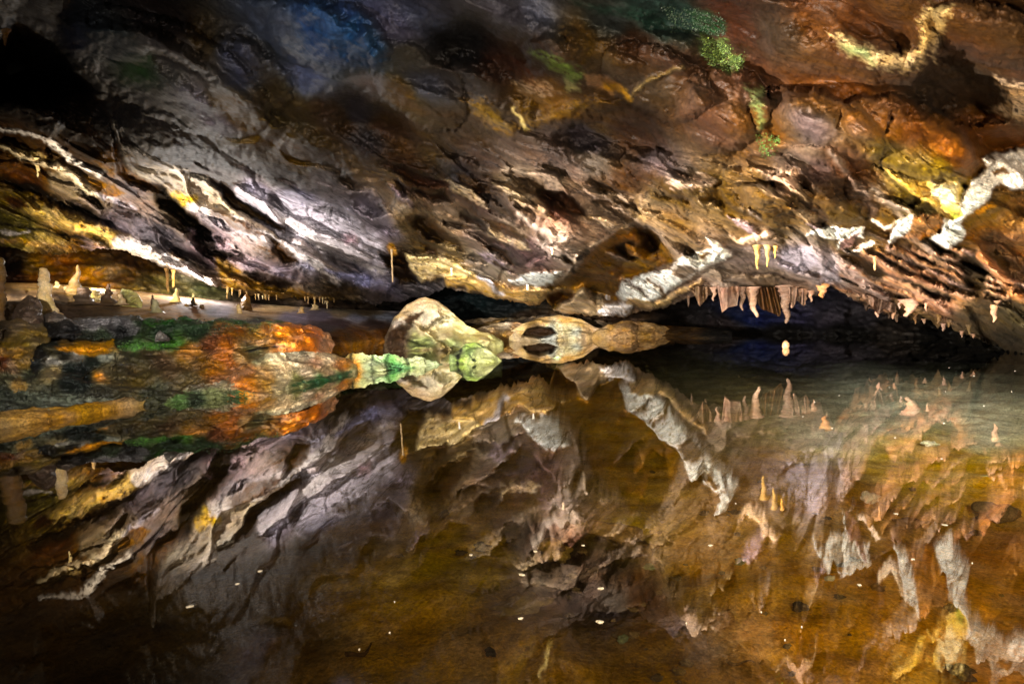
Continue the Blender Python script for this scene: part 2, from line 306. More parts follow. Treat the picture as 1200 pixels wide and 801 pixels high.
CP = [  # lit and shaded patches are painted in beside the real stains
 # dark recess at the upper left and the big smooth lobe's edge
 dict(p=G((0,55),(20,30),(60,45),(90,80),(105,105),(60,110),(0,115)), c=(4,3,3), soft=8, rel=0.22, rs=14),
 dict(p=G((75,25),(160,30),(250,80),(330,150),(300,175),(240,185),(180,180),(138,150),(120,120),(85,85)), rel=-0.10, rs=9),
 dict(p=G((290,0),(370,0),(430,40),(450,75),(400,85),(330,62),(305,35)), rel=-0.06, rs=9),
 dict(p=G((355,20),(385,8),(410,18),(440,25),(456,60),(448,82),(400,80),(375,62)), c=(42,70,98), soft=9, o=0.75),
 dict(p=G((210,108),(228,108),(245,128),(282,155),(262,160),(240,142)), c=(120,112,118), soft=7, o=0.7),
 dict(p=G((150,70),(175,60),(180,85),(155,98),(140,85)), c=(45,66,30), soft=10, o=0.7),
 # pale ridge, its lamp-lit highlights painted in
 dict(p=G((131,140),(136,142),(141,168),(160,176),(200,196),(245,212),(262,232),(300,258),(335,284),(300,272),(250,252),(226,238),(212,236),(190,217),(160,205),(144,190),(138,168)), c=(170,150,128), soft=1.5, rel=-0.07, rs=3),
 dict(p=G((131,139),(138,165),(139,188),(150,202),(188,220),(170,222),(142,206),(134,180)), c=(45,26,10), soft=2, rel=0.08, rs=3),
 dict(p=G((160,176),(200,198),(240,214)), w=(3,6), c=(195,178,160), broken=0.3),
 dict(p=G((205,228),(216,236),(228,232)), w=(4,5), c=(215,170,60), soft=2),
 dict(p=G((222,240),(240,246),(270,257),(310,278),(340,292),(368,308),(396,328)), w=(4,6), c=(215,205,200), soft=3, rel=-0.05, rs=5, broken=0.2),
 dict(p=G((276,222),(305,238),(335,258),(360,272),(400,290),(425,303)), w=(3,10), c=(200,190,192), soft=3, rel=-0.05, rs=6),
 dict(p=G((334,258),(360,276),(395,296),(420,308),(446,318)), w=(4,5), c=(225,215,212), soft=3, broken=0.2),
 dict(p=G((258,214),(285,236),(312,252),(335,266),(333,272),(310,262),(285,250),(262,236)), c=(62,40,22), soft=2, rel=0.06, rs=4),
 dict(p=G((240,247),(262,248),(300,268),(312,282),(290,274),(258,258)), c=(100,75,60), soft=2),
 dict(p=G((312,278),(330,284),(345,296),(350,308),(334,306),(322,292)), c=(70,42,20), soft=2, rel=0.06, rs=4),
 dict(p=G((178,218),(192,220),(214,246),(232,258),(236,268),(210,256),(188,240)), c=(35,24,12), soft=2, rel=0.10, rs=4),
 dict(p=G((232,262),(256,290),(280,300),(262,304),(240,300),(228,280)), c=(32,22,18), soft=2.5, rel=0.07, rs=4),
 dict(p=G((290,318),(330,322),(352,336),(330,340),(300,330)), c=(36,24,20), soft=3, rel=0.05, rs=4),
 dict(p=G((380,315),(420,322),(450,332),(420,334),(395,326)), c=(165,165,200), soft=3),
 dict(p=G((400,275),(415,272),(420,284),(405,287)), c=(190,160,170), soft=4),
 dict(p=G((250,300),(290,318),(268,322),(300,332),(350,340),(400,350),(360,350),(300,344),(262,334)), c=(110,74,28), soft=3),
 # left: white and ochre streaks
 dict(p=G((0,151),(25,154),(44,161),(52,168)), w=(2,3), c=(230,220,210), broken=0.25, rel=-0.03, rs=4),
 dict(p=G((2,170),(22,181),(42,190),(62,195)), w=(2.5,3), c=(235,210,170), soft=1.2, rel=-0.04, rs=4),
 dict(p=G((10,168),(45,178),(70,192),(45,188),(20,178)), c=(235,195,120), broken=0.45),
 dict(p=G((60,168),(78,182),(96,196),(118,205)), w=(4,2.5), c=WHT, broken=0.3, rel=-0.04, rs=4),
 dict(p=G((64,194),(82,206),(100,220),(116,227)), w=(5,4), c=(245,225,190), broken=0.15, rel=-0.05, rs=4),
 dict(p=G((116,226),(135,236),(160,246)), w=(4,2), c=(190,180,185), broken=0.35),
 dict(p=G((98,206),(112,210),(135,215),(147,228),(130,230),(112,222)), c=(135,85,15), soft=2),
 dict(p=G((108,188),(138,168),(142,190),(160,206),(185,222),(160,210),(130,205)), c=(130,78,16), soft=4),
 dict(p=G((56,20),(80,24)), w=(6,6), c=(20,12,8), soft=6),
 dict(p=G((55,200),(78,208),(95,228),(85,235),(60,222)), c=(125,105,82), soft=2.5, rel=-0.03, rs=4),
 dict(p=G((0,208),(40,215),(70,235),(100,243),(130,262),(100,252),(60,238),(20,222)), c=(25,17,9), soft=3, rel=0.05, rs=5),
 dict(p=G((30,242),(70,256),(110,270),(145,284)), w=(7,8), c=(205,168,95), soft=4, rel=-0.05, rs=7, broken=0.15),
 dict(p=G((0,262),(40,266),(90,278),(120,284)), w=(2,2), c=(30,24,12), soft=2),
 dict(p=G((140,283),(170,292),(205,308),(250,332)), w=(8,3.5), c=(225,215,210), soft=3, rel=-0.04, rs=5, broken=0.2),
 dict(p=G((0,272),(20,274),(36,270)), w=(2,1), c=(215,205,200), broken=0.2),
 dict(p=G((0,282),(50,285),(80,292)), w=(3,3), c=(185,140,80), broken=0.25),
 dict(p=G((5,230),(25,232),(35,242),(15,246)), c=(80,40,15), soft=3),
 # top middle
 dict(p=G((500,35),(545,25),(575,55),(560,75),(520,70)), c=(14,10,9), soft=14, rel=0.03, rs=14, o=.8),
 dict(fade=1, p=G((622,60),(645,64),(668,76),(681,87),(668,100),(658,92),(640,75)), c=(112,130,60), soft=2, warp=0.6),
 dict(fade=1, p=G((660,92),(672,97),(678,106),(666,105)), c=(160,150,95), soft=2),
 dict(fade=1, p=G((602,95),(640,98),(655,108),(630,112)), c=(165,130,100), soft=2, broken=0.4),
 dict(p=G((682,86),(715,92),(738,112),(715,108),(690,100)), c=(140,100,70), soft=3),
 dict(p=G((712,100),(732,108),(738,118)), w=(4,2), c=(175,120,30), soft=3),
 dict(fade=1, p=G((545,115),(565,118),(590,140),(612,150),(600,160),(580,150),(555,130)), c=(115,78,22), soft=6, o=.75, rel=-0.02, rs=7),
 dict(fade=1, p=G((600,118),(620,120),(628,140),(645,130),(660,122),(700,118),(736,113),(700,124),(660,137),(618,153),(605,135)), c=(110,74,20), soft=5, o=.75, rel=-0.03, rs=6),
 dict(p=G((600,125),(612,140),(617,152)), w=(1,2), c=(215,180,110), soft=1.5),
 dict(p=G((618,154),(645,160),(690,140),(740,122),(770,135),(775,175),(735,190),(690,170),(650,165)), rel=0.07, rs=9),
 dict(p=G((736,116),(748,104),(766,92),(800,78)), w=(1,2), c=(110,84,50), soft=3, o=.7, rel=-0.02, rs=4),
 # green lamp-flora on the upper rock
 dict(p=G((660,2),(740,8),(800,5),(835,18),(850,32),(838,44),(815,38),(780,36),(730,22)), c=(14,34,26), soft=5, broken=0.35),
 dict(fade=1, p=G((800,12),(830,15),(850,30),(845,42),(825,40)), c=(22,48,22), soft=3, broken=0.3),
 dict(fade=1, p=G((822,45),(850,48),(856,60),(873,68),(868,84),(840,75),(824,65)), c=(78,92,44), soft=2, broken=0.15),
 dict(fade=1, p=G((876,102),(892,105),(895,150),(890,155),(884,125)), c=(98,102,58), soft=2, broken=0.2),
 # tan windows, upper right
 dict(fade=1, p=G((975,42),(1000,45),(1030,62),(1055,65),(1080,55),(1075,25),(1090,5),(1115,10),(1106,40),(1096,72),(1090,52),(1085,72),(1060,85),(1040,80),(1010,75),(985,55)), c=(168,136,96), soft=1.5, broken=0.1, rel=-0.02, rs=6),
 dict(p=G((985,52),(1010,55),(1025,75),(1000,66)), c=(125,130,80), soft=5),
 dict(fade=1, p=G((1166,90),(1180,98),(1215,100),(1215,143),(1175,138),(1155,132),(1175,125),(1178,108)), c=(205,168,132), soft=1.5, broken=0.1),
 dict(fade=1, p=G((783,207),(805,210),(825,205),(836,212),(820,220),(790,218)), c=(228,190,168), soft=1.5, broken=0.1),
 dict(fade=1, p=G((888,197),(910,203),(935,200),(936,216),(925,228),(905,212)), c=(218,172,142), soft=1.5, broken=0.15),
 # dark joint and folds on the brown lobe
 dict(p=G((1046,126),(1040,150),(1034,185),(1036,198)), w=(.6,1.4), c=(26,14,7), soft=2, rel=0.03, rs=3, warp=2.0),
 dict(p=G((890,120),(960,100),(1040,120),(1110,150),(1160,190),(1100,205),(1040,195),(980,180),(920,165)), rel=-0.06, rs=12),
 dict(p=G((900,150),(950,160),(990,185),(1020,230),(1030,255),(1000,250),(960,215),(925,190)), rel=0.05, rs=8),
 dict(p=G((975,180),(990,200),(1015,228),(1022,250)), w=(3,4), c=(105,82,70), soft=4, rel=-0.03, rs=5),
 dict(p=G((1022,222),(1040,240),(1055,252)), w=(3,3), c=(110,92,78), soft=4),
 # the lip at the right, lamplight painted in as white and gold
 dict(p=G((1036,197),(1045,203),(1070,211),(1090,214),(1100,216),(1108,213),(1122,213),(1128,222),(1123,240),(1138,250),(1116,263),(1100,250),(1090,240),(1070,226),(1050,213)), c=(196,156,84), soft=1.2, warp=0.5, rel=-0.05, rs=4),
 dict(p=G((1092,220),(1120,217),(1122,235),(1108,240),(1095,232)), c=(225,205,160), soft=4),
 dict(p=G((1124,242),(1130,225),(1138,213),(1150,204),(1158,196),(1150,186),(1165,179),(1215,172),(1215,219),(1185,222),(1170,214),(1162,222),(1160,232),(1150,240),(1132,253)), c=WHT, soft=1.2, warp=0.6, rel=-0.05, rs=4),
 dict(p=G((1163,201),(1176,196),(1181,203),(1166,208)), c=(110,70,35), soft=1.5),
 dict(p=G((1160,180),(1166,190),(1160,195)), w=(1.5,1.5), c=(90,60,35)),
 dict(p=G((1138,212),(1128,236),(1122,250)), w=(1,1.5), c=(120,90,35), soft=1.5),
 dict(p=G((1114,246),(1124,250),(1116,258)), c=(130,130,50), soft=2),
 dict(p=G((1140,253),(1160,235),(1166,240),(1150,250)), c=(190,120,50), soft=2),
 dict(p=G((1020,257),(1030,263),(1038,269),(1046,264),(1056,256),(1068,252)), w=(2.2,1.2), c=(245,215,185), soft=1, rel=-0.03, rs=3, warp=0.5),
 dict(p=G((1054,258),(1068,253),(1069,268),(1058,278),(1041,284),(1048,270)), c=WHT, soft=1.5, warp=0.6, rel=-0.04, rs=4),
 dict(p=G((1069,252),(1080,249),(1100,252),(1104,258),(1105,268),(1095,275),(1078,282),(1060,280),(1069,270)), c=(150,95,50), soft=1.5, rel=-0.06, rs=4),
 dict(p=G((1105,256),(1118,258),(1130,252),(1127,262),(1134,275),(1125,284),(1110,291),(1098,284),(1089,281),(1103,272)), c=WHT, soft=1.2, warp=0.6, rel=-0.05, rs=3),
 dict(p=G((1140,255),(1200,235),(1215,330),(1180,320),(1150,290),(1135,270)), rel=0.05, rs=8),
 # lamp-lit patches painted white between lip and hole
 dict(p=G((855,279),(875,280),(908,271),(906,276),(870,287)), c=(242,200,172), soft=1, broken=0.1, rel=-0.03, rs=3),
 dict(p=G((942,277),(966,264),(985,267),(1016,266),(1012,276),(980,290),(986,281),(955,275)), c=WHT, soft=1, broken=0.2, rel=-0.04, rs=3),
 dict(p=G((998,292),(1020,281),(1027,286),(1006,295)), c=(235,205,185), soft=1, broken=0.1),
 dict(p=G((985,284),(1010,272),(1000,286),(985,290)), c=(140,100,95), soft=1.5),
 dict(p=G((905,262),(920,280),(906,290),(918,296)), w=(4,3), c=(60,42,18), soft=3, broken=0.3),
 # hole with ochre walls
 dict(p=G((645,335),(672,322),(690,297),(710,280),(727,268),(745,265),(765,270),(777,285),(792,306),(770,313),(750,325),(730,331),(724,353),(700,352),(685,337),(660,343)), c=(112,70,16), soft=1.5, warp=0.4, rel=0.14, rs=7),
 dict(p=G((722,276),(745,270),(750,282),(738,292),(720,292)), c=(140,82,20), soft=3, rel=-0.02),
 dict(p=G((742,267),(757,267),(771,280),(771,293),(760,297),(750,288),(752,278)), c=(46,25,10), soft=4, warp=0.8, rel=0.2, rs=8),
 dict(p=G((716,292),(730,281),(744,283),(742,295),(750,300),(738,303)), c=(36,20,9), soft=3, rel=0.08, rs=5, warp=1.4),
 dict(p=G((734,286),(742,290),(748,296),(737,297)), c=(175,120,70), soft=1.5, rel=-0.08, rs=3),
 dict(p=G((713,296),(728,300),(738,305),(722,305)), c=(165,140,125), soft=2, rel=-0.05, rs=3),
 dict(p=G((648,332),(660,326),(668,318),(676,300),(688,292),(712,276)), w=(2,1.5), c=(185,160,140), soft=1, rel=-0.05, rs=3, warp=0.4),
 dict(p=G((660,300),(670,310),(673,320)), w=(2.5,3), c=(40,24,12), soft=1.5, rel=0.05, rs=3),
 dict(p=G((675,301),(688,293),(680,301)), w=(2.5,2.5), c=(35,20,10), soft=1.5, rel=0.05),
 dict(p=G((728,330),(752,322),(780,318),(800,300),(834,292),(828,278),(842,285),(857,297),(850,305),(830,312),(815,322),(790,338),(760,354),(728,354),(722,346)), c=WHT, soft=1.5, warp=0.8, broken=0.22, rel=-0.05, rs=4),
 dict(p=G((784,313),(805,310),(818,318),(800,328),(786,322)), c=(110,92,78), soft=2),
 dict(p=G((820,297),(832,296),(826,304)), c=(130,90,50), soft=1.5),
 dict(p=G((738,330),(748,338),(756,346)), w=(2,2), c=(80,60,50), soft=1.5, rel=0.04, rs=3),
 dict(p=G((760,328),(772,336),(778,346)), w=(2,2), c=(110,85,65), soft=1.5, rel=0.03, rs=3),
 dict(p=G((735,354),(770,356),(800,342),(822,330)), w=(4,3), c=(198,158,112), soft=1.5, rel=-0.03, rs=3),
 dict(p=G((650,364),(665,350),(685,335),(702,346),(712,355),(742,358),(735,372),(715,372),(690,368),(660,369)), c=(165,135,105), soft=1.5, rel=-0.06, rs=4),
 dict(p=G((706,356),(728,354),(742,360),(736,372),(712,372),(700,366)), c=(225,215,210), soft=1.5, broken=0.25),
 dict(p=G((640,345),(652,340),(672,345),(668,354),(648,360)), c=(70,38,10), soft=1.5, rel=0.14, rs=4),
 # bosses of gold and cream rock left of the hole
 dict(p=G((474,296),(500,297),(522,300),(560,322),(522,326),(495,331),(482,315)), c=(208,178,128), soft=1.5, broken=0.12, rel=-0.06, rs=4),
 dict(p=G((520,325),(560,322),(585,331),(600,339),(640,338),(662,338),(640,346),(632,359),(610,353),(575,349),(560,341),(548,343),(545,335),(525,337)), c=(192,148,92), soft=1.5, rel=-0.08, rs=3, warp=0.6),
 dict(p=G((562,325),(576,332),(582,342),(590,345)), w=(3,2), c=(200,190,190), soft=2),
 dict(p=G((594,329),(625,319),(662,318),(646,333),(630,336),(612,333)), c=WHT, soft=1.2, broken=0.15, rel=-0.04, rs=3),
 dict(p=G((446,296),(475,298),(482,320),(490,332),(470,332),(455,312)), c=(48,30,14), soft=2, rel=0.06, rs=4),
 dict(p=G((458,288),(463,293)), w=(4,3), c=(195,130,50), soft=2),
 # joints between the plates in the middle, their shadows painted dark
 dict(p=G((478,222),(500,228),(520,224),(530,234),(508,236),(490,230)), c=(40,22,10), soft=2, rel=0.06, rs=4),
 dict(p=G((486,254),(510,258),(535,280),(548,295),(520,286),(498,276),(484,266)), c=(50,30,10), soft=2, rel=0.07, rs=4),
 dict(p=G((520,256),(548,264),(556,268),(540,268),(522,262)), c=(35,20,8), soft=1.5, rel=0.05, rs=3),
 dict(p=G((560,226),(585,230),(606,256),(600,262),(575,246)), c=(38,26,18), soft=2, rel=0.06, rs=4),
 dict(p=G((628,222),(660,224),(685,248),(690,256),(660,246),(640,236)), c=(52,26,14), soft=2.5, rel=0.06, rs=4),
 dict(p=G((540,246),(560,256),(580,276),(566,272),(545,258)), c=(36,20,10), soft=1.5, rel=0.05, rs=3),
 dict(p=G((574,302),(590,312),(604,318),(590,318),(578,310)), c=(40,24,16), soft=1.5, rel=0.04, rs=3),
 dict(p=G((445,190),(475,195),(500,204),(530,218),(500,220),(470,206)), c=(48,24,12), soft=3, rel=0.05, rs=5),
 dict(p=G((606,250),(622,262),(640,272),(660,284)), w=(2,3), c=(170,150,135), soft=2, rel=-0.03, rs=4),
 dict(p=G((590,200),(640,206),(700,226),(740,235)), w=(2,2), c=(140,115,95), soft=3, rel=-0.02, rs=4),
 # right, tilted beds
 dict(p=G((985,298),(1010,296),(1036,312),(1044,330),(1020,322),(1000,310)), c=(48,30,12), soft=2, rel=0.06, rs=4),
 dict(p=G((1120,305),(1145,300),(1160,320),(1150,345),(1135,335),(1128,320)), c=(42,28,12), soft=3, rel=0.07, rs=5),
 dict(p=G((1075,330),(1095,338),(1120,352),(1105,352),(1080,342)), c=(36,22,12), soft=1.5, rel=0.05, rs=3),
 dict(p=G((1150,300),(1175,322),(1190,345),(1200,350)), w=(5,6), c=(180,115,72), soft=3, rel=-0.05, rs=5, broken=0.15),
 dict(p=G((985,312),(1010,330),(1040,350)), w=(6,5), c=(165,135,125), soft=3, rel=-0.04, rs=4),
 dict(p=G((1040,326),(1075,342),(1110,364)), w=(4,4), c=(170,122,98), soft=2, rel=-0.04, rs=4, broken=0.12),
 dict(p=G((1010,298),(1050,318),(1100,340),(1140,352)), w=(3,3), c=(150,108,82), soft=2, rel=-0.03, rs=4, broken=0.15),
 dict(p=G((918,292),(950,290),(962,310),(940,318),(915,312)), c=(165,155,165), soft=4),
 dict(p=G((960,312),(980,312),(985,330),(962,334)), c=(185,172,178), soft=5),
 dict(p=G((870,318),(910,322),(940,332)), w=(1.5,2), c=(60,45,38), soft=1.5, rel=0.03, rs=3),
]

def domes(U, V, R):
    rd = random.Random(31)
    L_ = [(200,85,130,58,28,.085),(290,85,62,34,35,.06),(385,42,78,44,15,.07),(455,48,40,60,60,.04),(490,100,70,40,40,.06),(250,165,120,34,22,.05),(430,140,75,34,25,-.05),(540,55,48,34,0,-.025),
          (360,175,80,24,22,.04),(560,95,60,30,35,.05),(640,60,80,40,30,.05),(710,160,72,36,5,-.04),(690,60,75,36,20,.05),(770,95,70,40,25,.06),(845,130,52,58,60,.07),(960,150,85,44,18,.085),(1075,165,95,46,22,.075),
          (1010,70,80,34,12,.05),(1130,108,60,36,25,-.08),(960,220,60,46,40,.06),(1045,235,60,34,30,.05),(890,228,50,34,30,.05),(820,190,60,36,30,.05),(770,205,50,26,30,.05),(1160,40,70,36,20,.06),(930,60,60,40,15,.05),(1080,60,40,26,70,.04),(60,140,70,22,25,.04),(120,120,60,30,30,-.04)]
    for k in range(34):
        x = rd.uniform(-40, 1240); y = rd.uniform(-60, 330); big = 1 if y < 190 else .6
        L_.append((x, y, rd.uniform(36, 95) * big, rd.uniform(14, 34) * big, rd.uniform(12, 42), rd.choice([1, 1, 1, -1]) * rd.uniform(.02, .05)))
    wu, wv = warp(U, V, 1.3)
    for x, y, rx, ry, an, a in L_:
        sel = np.where((abs(wu - x) < rx * 1.1 + 5) & (abs(wv - y) < rx * 1.1 + 5))[0]
        if not len(sel): continue
        c_, s_ = math.cos(math.radians(an)), math.sin(math.radians(an)); du = wu[sel] - x; dv = wv[sel] - y
        r2 = ((du * c_ + dv * s_) / rx) ** 2 + ((-du * s_ + dv * c_) / ry) ** 2
        R[sel] -= 1.8 * a * (np.clip(1 - r2, 0, 1) ** (.55 if abs(a) > .0501 or y > 200 else 1.5))
    return R
_r = random.Random(12); BEDS = []
for k in range(12):
    x0 = 962 + 15 * k + _r.uniform(-6, 6); y0 = max(322 - 9.5 * k, 290) + _r.uniform(-3, 8); ln = _r.uniform(60, 130)
    pl = [(x0 + ln * t, y0 + ln * t * (.50 + .06 * _r.uniform(-1, 1)) + 3 * math.sin(t * 9 + k)) for t in (0, .25, .5, .75, 1)]
    BEDS.append(dict(p=pl, w=(_r.uniform(1.5, 3), _r.uniform(2, 4.5)), c=_r.choice([(178,128,98), (160,112,80), (150,118,104), (190,140,112)]), soft=1.5, broken=.3, rel=-_r.uniform(.03, .055), rs=3))
    BEDS.append(dict(p=[(x + 3, y + 6) for x, y in pl], w=(1.5, 2.5), c=(38, 24, 12), soft=1.5, broken=.35, rel=.025, rs=3))
# scales: leaf-shaped pockets with painted shadow and bright painted rims, along the bedding
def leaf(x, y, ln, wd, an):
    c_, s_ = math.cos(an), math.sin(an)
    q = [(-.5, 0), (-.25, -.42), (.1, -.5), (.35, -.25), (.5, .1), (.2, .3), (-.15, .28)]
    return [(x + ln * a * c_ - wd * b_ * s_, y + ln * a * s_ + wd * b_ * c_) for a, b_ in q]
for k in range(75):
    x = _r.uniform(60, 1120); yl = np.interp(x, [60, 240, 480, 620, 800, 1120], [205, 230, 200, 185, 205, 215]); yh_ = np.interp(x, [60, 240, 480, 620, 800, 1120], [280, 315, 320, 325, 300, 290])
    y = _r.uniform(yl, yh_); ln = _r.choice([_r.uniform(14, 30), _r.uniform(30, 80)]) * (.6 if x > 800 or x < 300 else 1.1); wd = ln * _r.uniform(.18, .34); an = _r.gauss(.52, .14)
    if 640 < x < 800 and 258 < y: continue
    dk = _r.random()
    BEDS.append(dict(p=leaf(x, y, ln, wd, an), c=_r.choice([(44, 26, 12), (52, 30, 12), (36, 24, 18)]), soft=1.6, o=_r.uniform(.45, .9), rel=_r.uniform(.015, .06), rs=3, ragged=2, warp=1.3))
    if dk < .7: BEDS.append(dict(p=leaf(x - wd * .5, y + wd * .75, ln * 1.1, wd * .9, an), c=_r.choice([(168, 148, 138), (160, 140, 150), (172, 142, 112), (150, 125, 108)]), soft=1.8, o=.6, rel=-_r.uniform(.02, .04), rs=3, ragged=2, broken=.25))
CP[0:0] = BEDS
CP[0:0] = [dict(p=G((215,232),(300,222),(380,238),(440,270),(460,310),(450,330),(390,325),(320,285),(250,262)), c=(196,188,196), soft=10, o=.8, broken=.12)]  # broad soft highlight painted around the left ridge
ug = np.concatenate([np.linspace(-900, -60, 50)[:-1], np.linspace(-60, -8, 30)[:-1], np.arange(-8, 1209, 1.45), np.linspace(1209, 1280, 40)[1:], np.linspace(1280, 2100, 50)[1:]])
ts = np.concatenate([np.linspace(0, 1, 265), 1 + np.linspace(0, 1, 60)[1:] ** 1.8 * 6.0])
jag = 3.0 * fbm(ug / 14, ug * 0, 3, 5) + 2.0 * fbm(ug / 4, ug * 0 + 3, 2, 8)
base = yb(ug) + jag * (1 + 1.0 * sstep(930, 1000, ug))
vg = base[None, :] + ts[:, None] * (-12 - base[None, :])
U = np.broadcast_to(ug[None, :], vg.shape).ravel().copy(); V = vg.ravel()
def ceiling_relief(U, V):
    ang = math.radians(27); p = U * math.cos(ang) + V * math.sin(ang); q = -U * math.sin(ang) + V * math.cos(ang)
    smooth = sstep(120, 230, V + 25 * fbm(U / 90, V / 60, 2, 44) + 60 * sstep(300, 0, U) - 25 * sstep(800, 1000, U))
    wq = q + 16 * fbm(p / 110, q / 60, 3, 21); wp = p + 22 * fbm(p / 90, q / 70, 3, 22)
    r = 0.07 * fbm(wp / 210, wq / 95, 3, 1)
    r += 0.028 * (1 - smooth) * ridged(wp / 170, wq / 90, 2, 61)
    s = wq / 34 + 0.9 * fbm(p / 150, q / 70, 3, 2); saw = s - np.floor(s)
    saw = np.where(saw < 0.86, saw / 0.86, (1 - saw) / 0.14)
    r += (0.022 * smooth + 0.005) * (saw - 0.5) * (0.6 + 0.8 * np.clip(fbm(p / 120, q / 50, 2, 9) + .4, 0, 1))
    f1, c1, e1 = plates(wp / 100, wq / 38, 3, 1.2, 1.0)
    f2, c2, e2 = plates(wp / 36, wq / 15, 5, 1.2, 0.8)
    r += smooth * (0.058 * f1 + 0.014 * f2)
    r += (0.003 + 0.006 * smooth) * ridged(wp / 26, wq / 9, 3, 33)
    r += (0.0006 + 0.004 * smooth) * fbm(p / 9, q / 5, 3, 55)
    r = domes(U, V, r)
    bed = np.stack([wp / 100, wq / 100, 0.06 + 0.94 * smooth], 1)
    return r, smooth, c1, c2, bed
R, SM, C1, C2, BEDV = ceiling_relief(U, V)
wu, wv = warp(U, V, 1.1)
colr = base_colour(wu, wv, CC)
inner = (U > -80) & (U < 1280) & (V > -80)
k = (0.3 + 1.5 * C1) * (0.65 + 0.7 * C2); colr *= (1 + SM * 0.5 * (k - 1))[:, None]
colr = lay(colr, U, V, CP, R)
colr *= (0.5 + 0.5 * sstep(120, 270, V + 30 * fbm(U / 120, V / 90, 3, 88)))[:, None]   # unlit upper ceiling painted in: colour darkens towards the top
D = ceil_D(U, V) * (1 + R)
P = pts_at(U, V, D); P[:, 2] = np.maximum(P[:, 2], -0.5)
nr, nc = vg.shape
# the lip folds back and up out of sight at its lower edge
first = P[:nc]; fc = colr[:nc]; rows = []; cols = []
for kk in range(1, 8):
    dirv = first - EYE; dirv[:, 2] = 0; dirv /= np.linalg.norm(dirv, axis=1, keepdims=True)
    q = first + dirv * (0.16 * kk ** 1.5) + np.array([0, 0, 1.0]) * (0.05 * kk + 0.02 * kk * kk)
    q[:, 2] += 0.05 * fbm(ug / 12, ug * 0 + kk * .4, 3, 4)
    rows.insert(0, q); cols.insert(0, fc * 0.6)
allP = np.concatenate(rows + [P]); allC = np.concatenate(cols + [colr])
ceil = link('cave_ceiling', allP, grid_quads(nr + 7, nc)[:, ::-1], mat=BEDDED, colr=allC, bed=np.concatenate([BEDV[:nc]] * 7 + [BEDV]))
tag(ceil, kind='structure')

def sheet(name, u_arr, vtop, vbot, rows, pts, cols, items=(), relief=None, mat=ROCK, kind='structure', rows_pow=1.0):
    u_arr = np.asarray(u_arr, float)
    t = np.linspace(0, 1, rows)[:, None] ** rows_pow
    vt = np.interp(u_arr, *zip(*vtop)); vb = np.interp(u_arr, *zip(*vbot))
    v = vt[None] + t * (vb - vt)[None]
    u = np.broadcast_to(u_arr[None], v.shape).ravel().copy(); v = v.ravel()
    D = TPS(pts)(u, v); rel = np.zeros(len(u)) if relief is None else relief(u, v)
    wu, wv = warp(u, v, 1.0)
    c = base_colour(u + (wu - u) * 1.6, v + (wv - v) * .5, cols, 0.05, 2.4, 5)
    c = lay(c, u, v, items, rel)
    P = pts_at(u, v, D * (1 + rel))
    o = link(name, P, grid_quads(rows, len(u_arr)), mat=mat, colr=c)
    o['kind'] = kind
    return o

_sel = (U > -20) & (U < 1220) & (V > -10)
_U, _V, _D = U[_sel], V[_sel], D[_sel]
def D_at(u, v):
    return float(_D[np.argmin((_U - u) ** 2 + (_V - v) ** 2)])
# ================================================================== BACK WALL
def rel_wall(u, v):
    f1, c, e = plates(u / 26 + .5 * fbm(u / 30, v / 30, 2, 3), v / 13, 9)
    return 0.03 * fbm(u / 60, v / 25, 4, 12) + 0.02 * f1 + 0.008 * fbm(u / 7, v / 5, 3, 18)
wall_cols = [(-200,300,20,12,6),(0,310,25,13,6),(10,325,45,22,8),(45,315,150,100,25),(60,325,120,65,15),(80,310,150,85,15),(100,322,190,115,25),(115,335,150,100,45),(130,315,140,105,65),(145,325,90,60,30),(150,305,60,35,15),(180,310,70,42,15),(165,330,130,105,60),(190,332,165,140,80),(210,335,170,150,100),(235,338,150,150,100),(255,345,140,130,85),(225,325,190,175,140),(280,350,100,80,60),(310,352,60,45,35),(340,355,100,80,65),(370,358,60,45,35),(420,360,40,30,22),(470,360,20,16,14),(530,355,14,20,20),(560,352,18,28,28),(600,360,22,26,26),(620,368,50,36,24),(660,372,60,42,26),(740,370,60,42,30),(790,380,35,25,20),(820,372,90,85,90),(850,378,70,60,65),(870,368,45,58,100),(885,372,40,62,125),(900,372,45,58,100),(930,372,70,70,105),(970,372,80,75,90),(1010,375,75,70,78),(1050,382,50,42,40),(920,390,14,10,10),(1000,390,8,6,5),(1100,390,8,6,5),(860,392,30,20,14),(1150,400,12,9,6),(1200,405,12,9,6)]  # blue lamplight at the right is painted into the wall colours
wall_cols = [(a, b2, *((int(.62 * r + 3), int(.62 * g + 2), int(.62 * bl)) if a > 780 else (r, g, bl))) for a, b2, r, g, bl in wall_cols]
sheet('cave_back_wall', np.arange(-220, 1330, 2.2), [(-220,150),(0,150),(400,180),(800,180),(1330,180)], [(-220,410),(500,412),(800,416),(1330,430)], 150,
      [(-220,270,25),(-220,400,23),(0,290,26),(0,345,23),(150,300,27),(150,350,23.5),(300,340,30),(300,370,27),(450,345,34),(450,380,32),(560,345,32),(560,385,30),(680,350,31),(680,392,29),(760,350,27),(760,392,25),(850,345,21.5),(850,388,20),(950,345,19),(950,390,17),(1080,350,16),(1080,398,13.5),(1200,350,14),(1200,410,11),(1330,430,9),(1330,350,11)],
      wall_cols, relief=rel_wall)

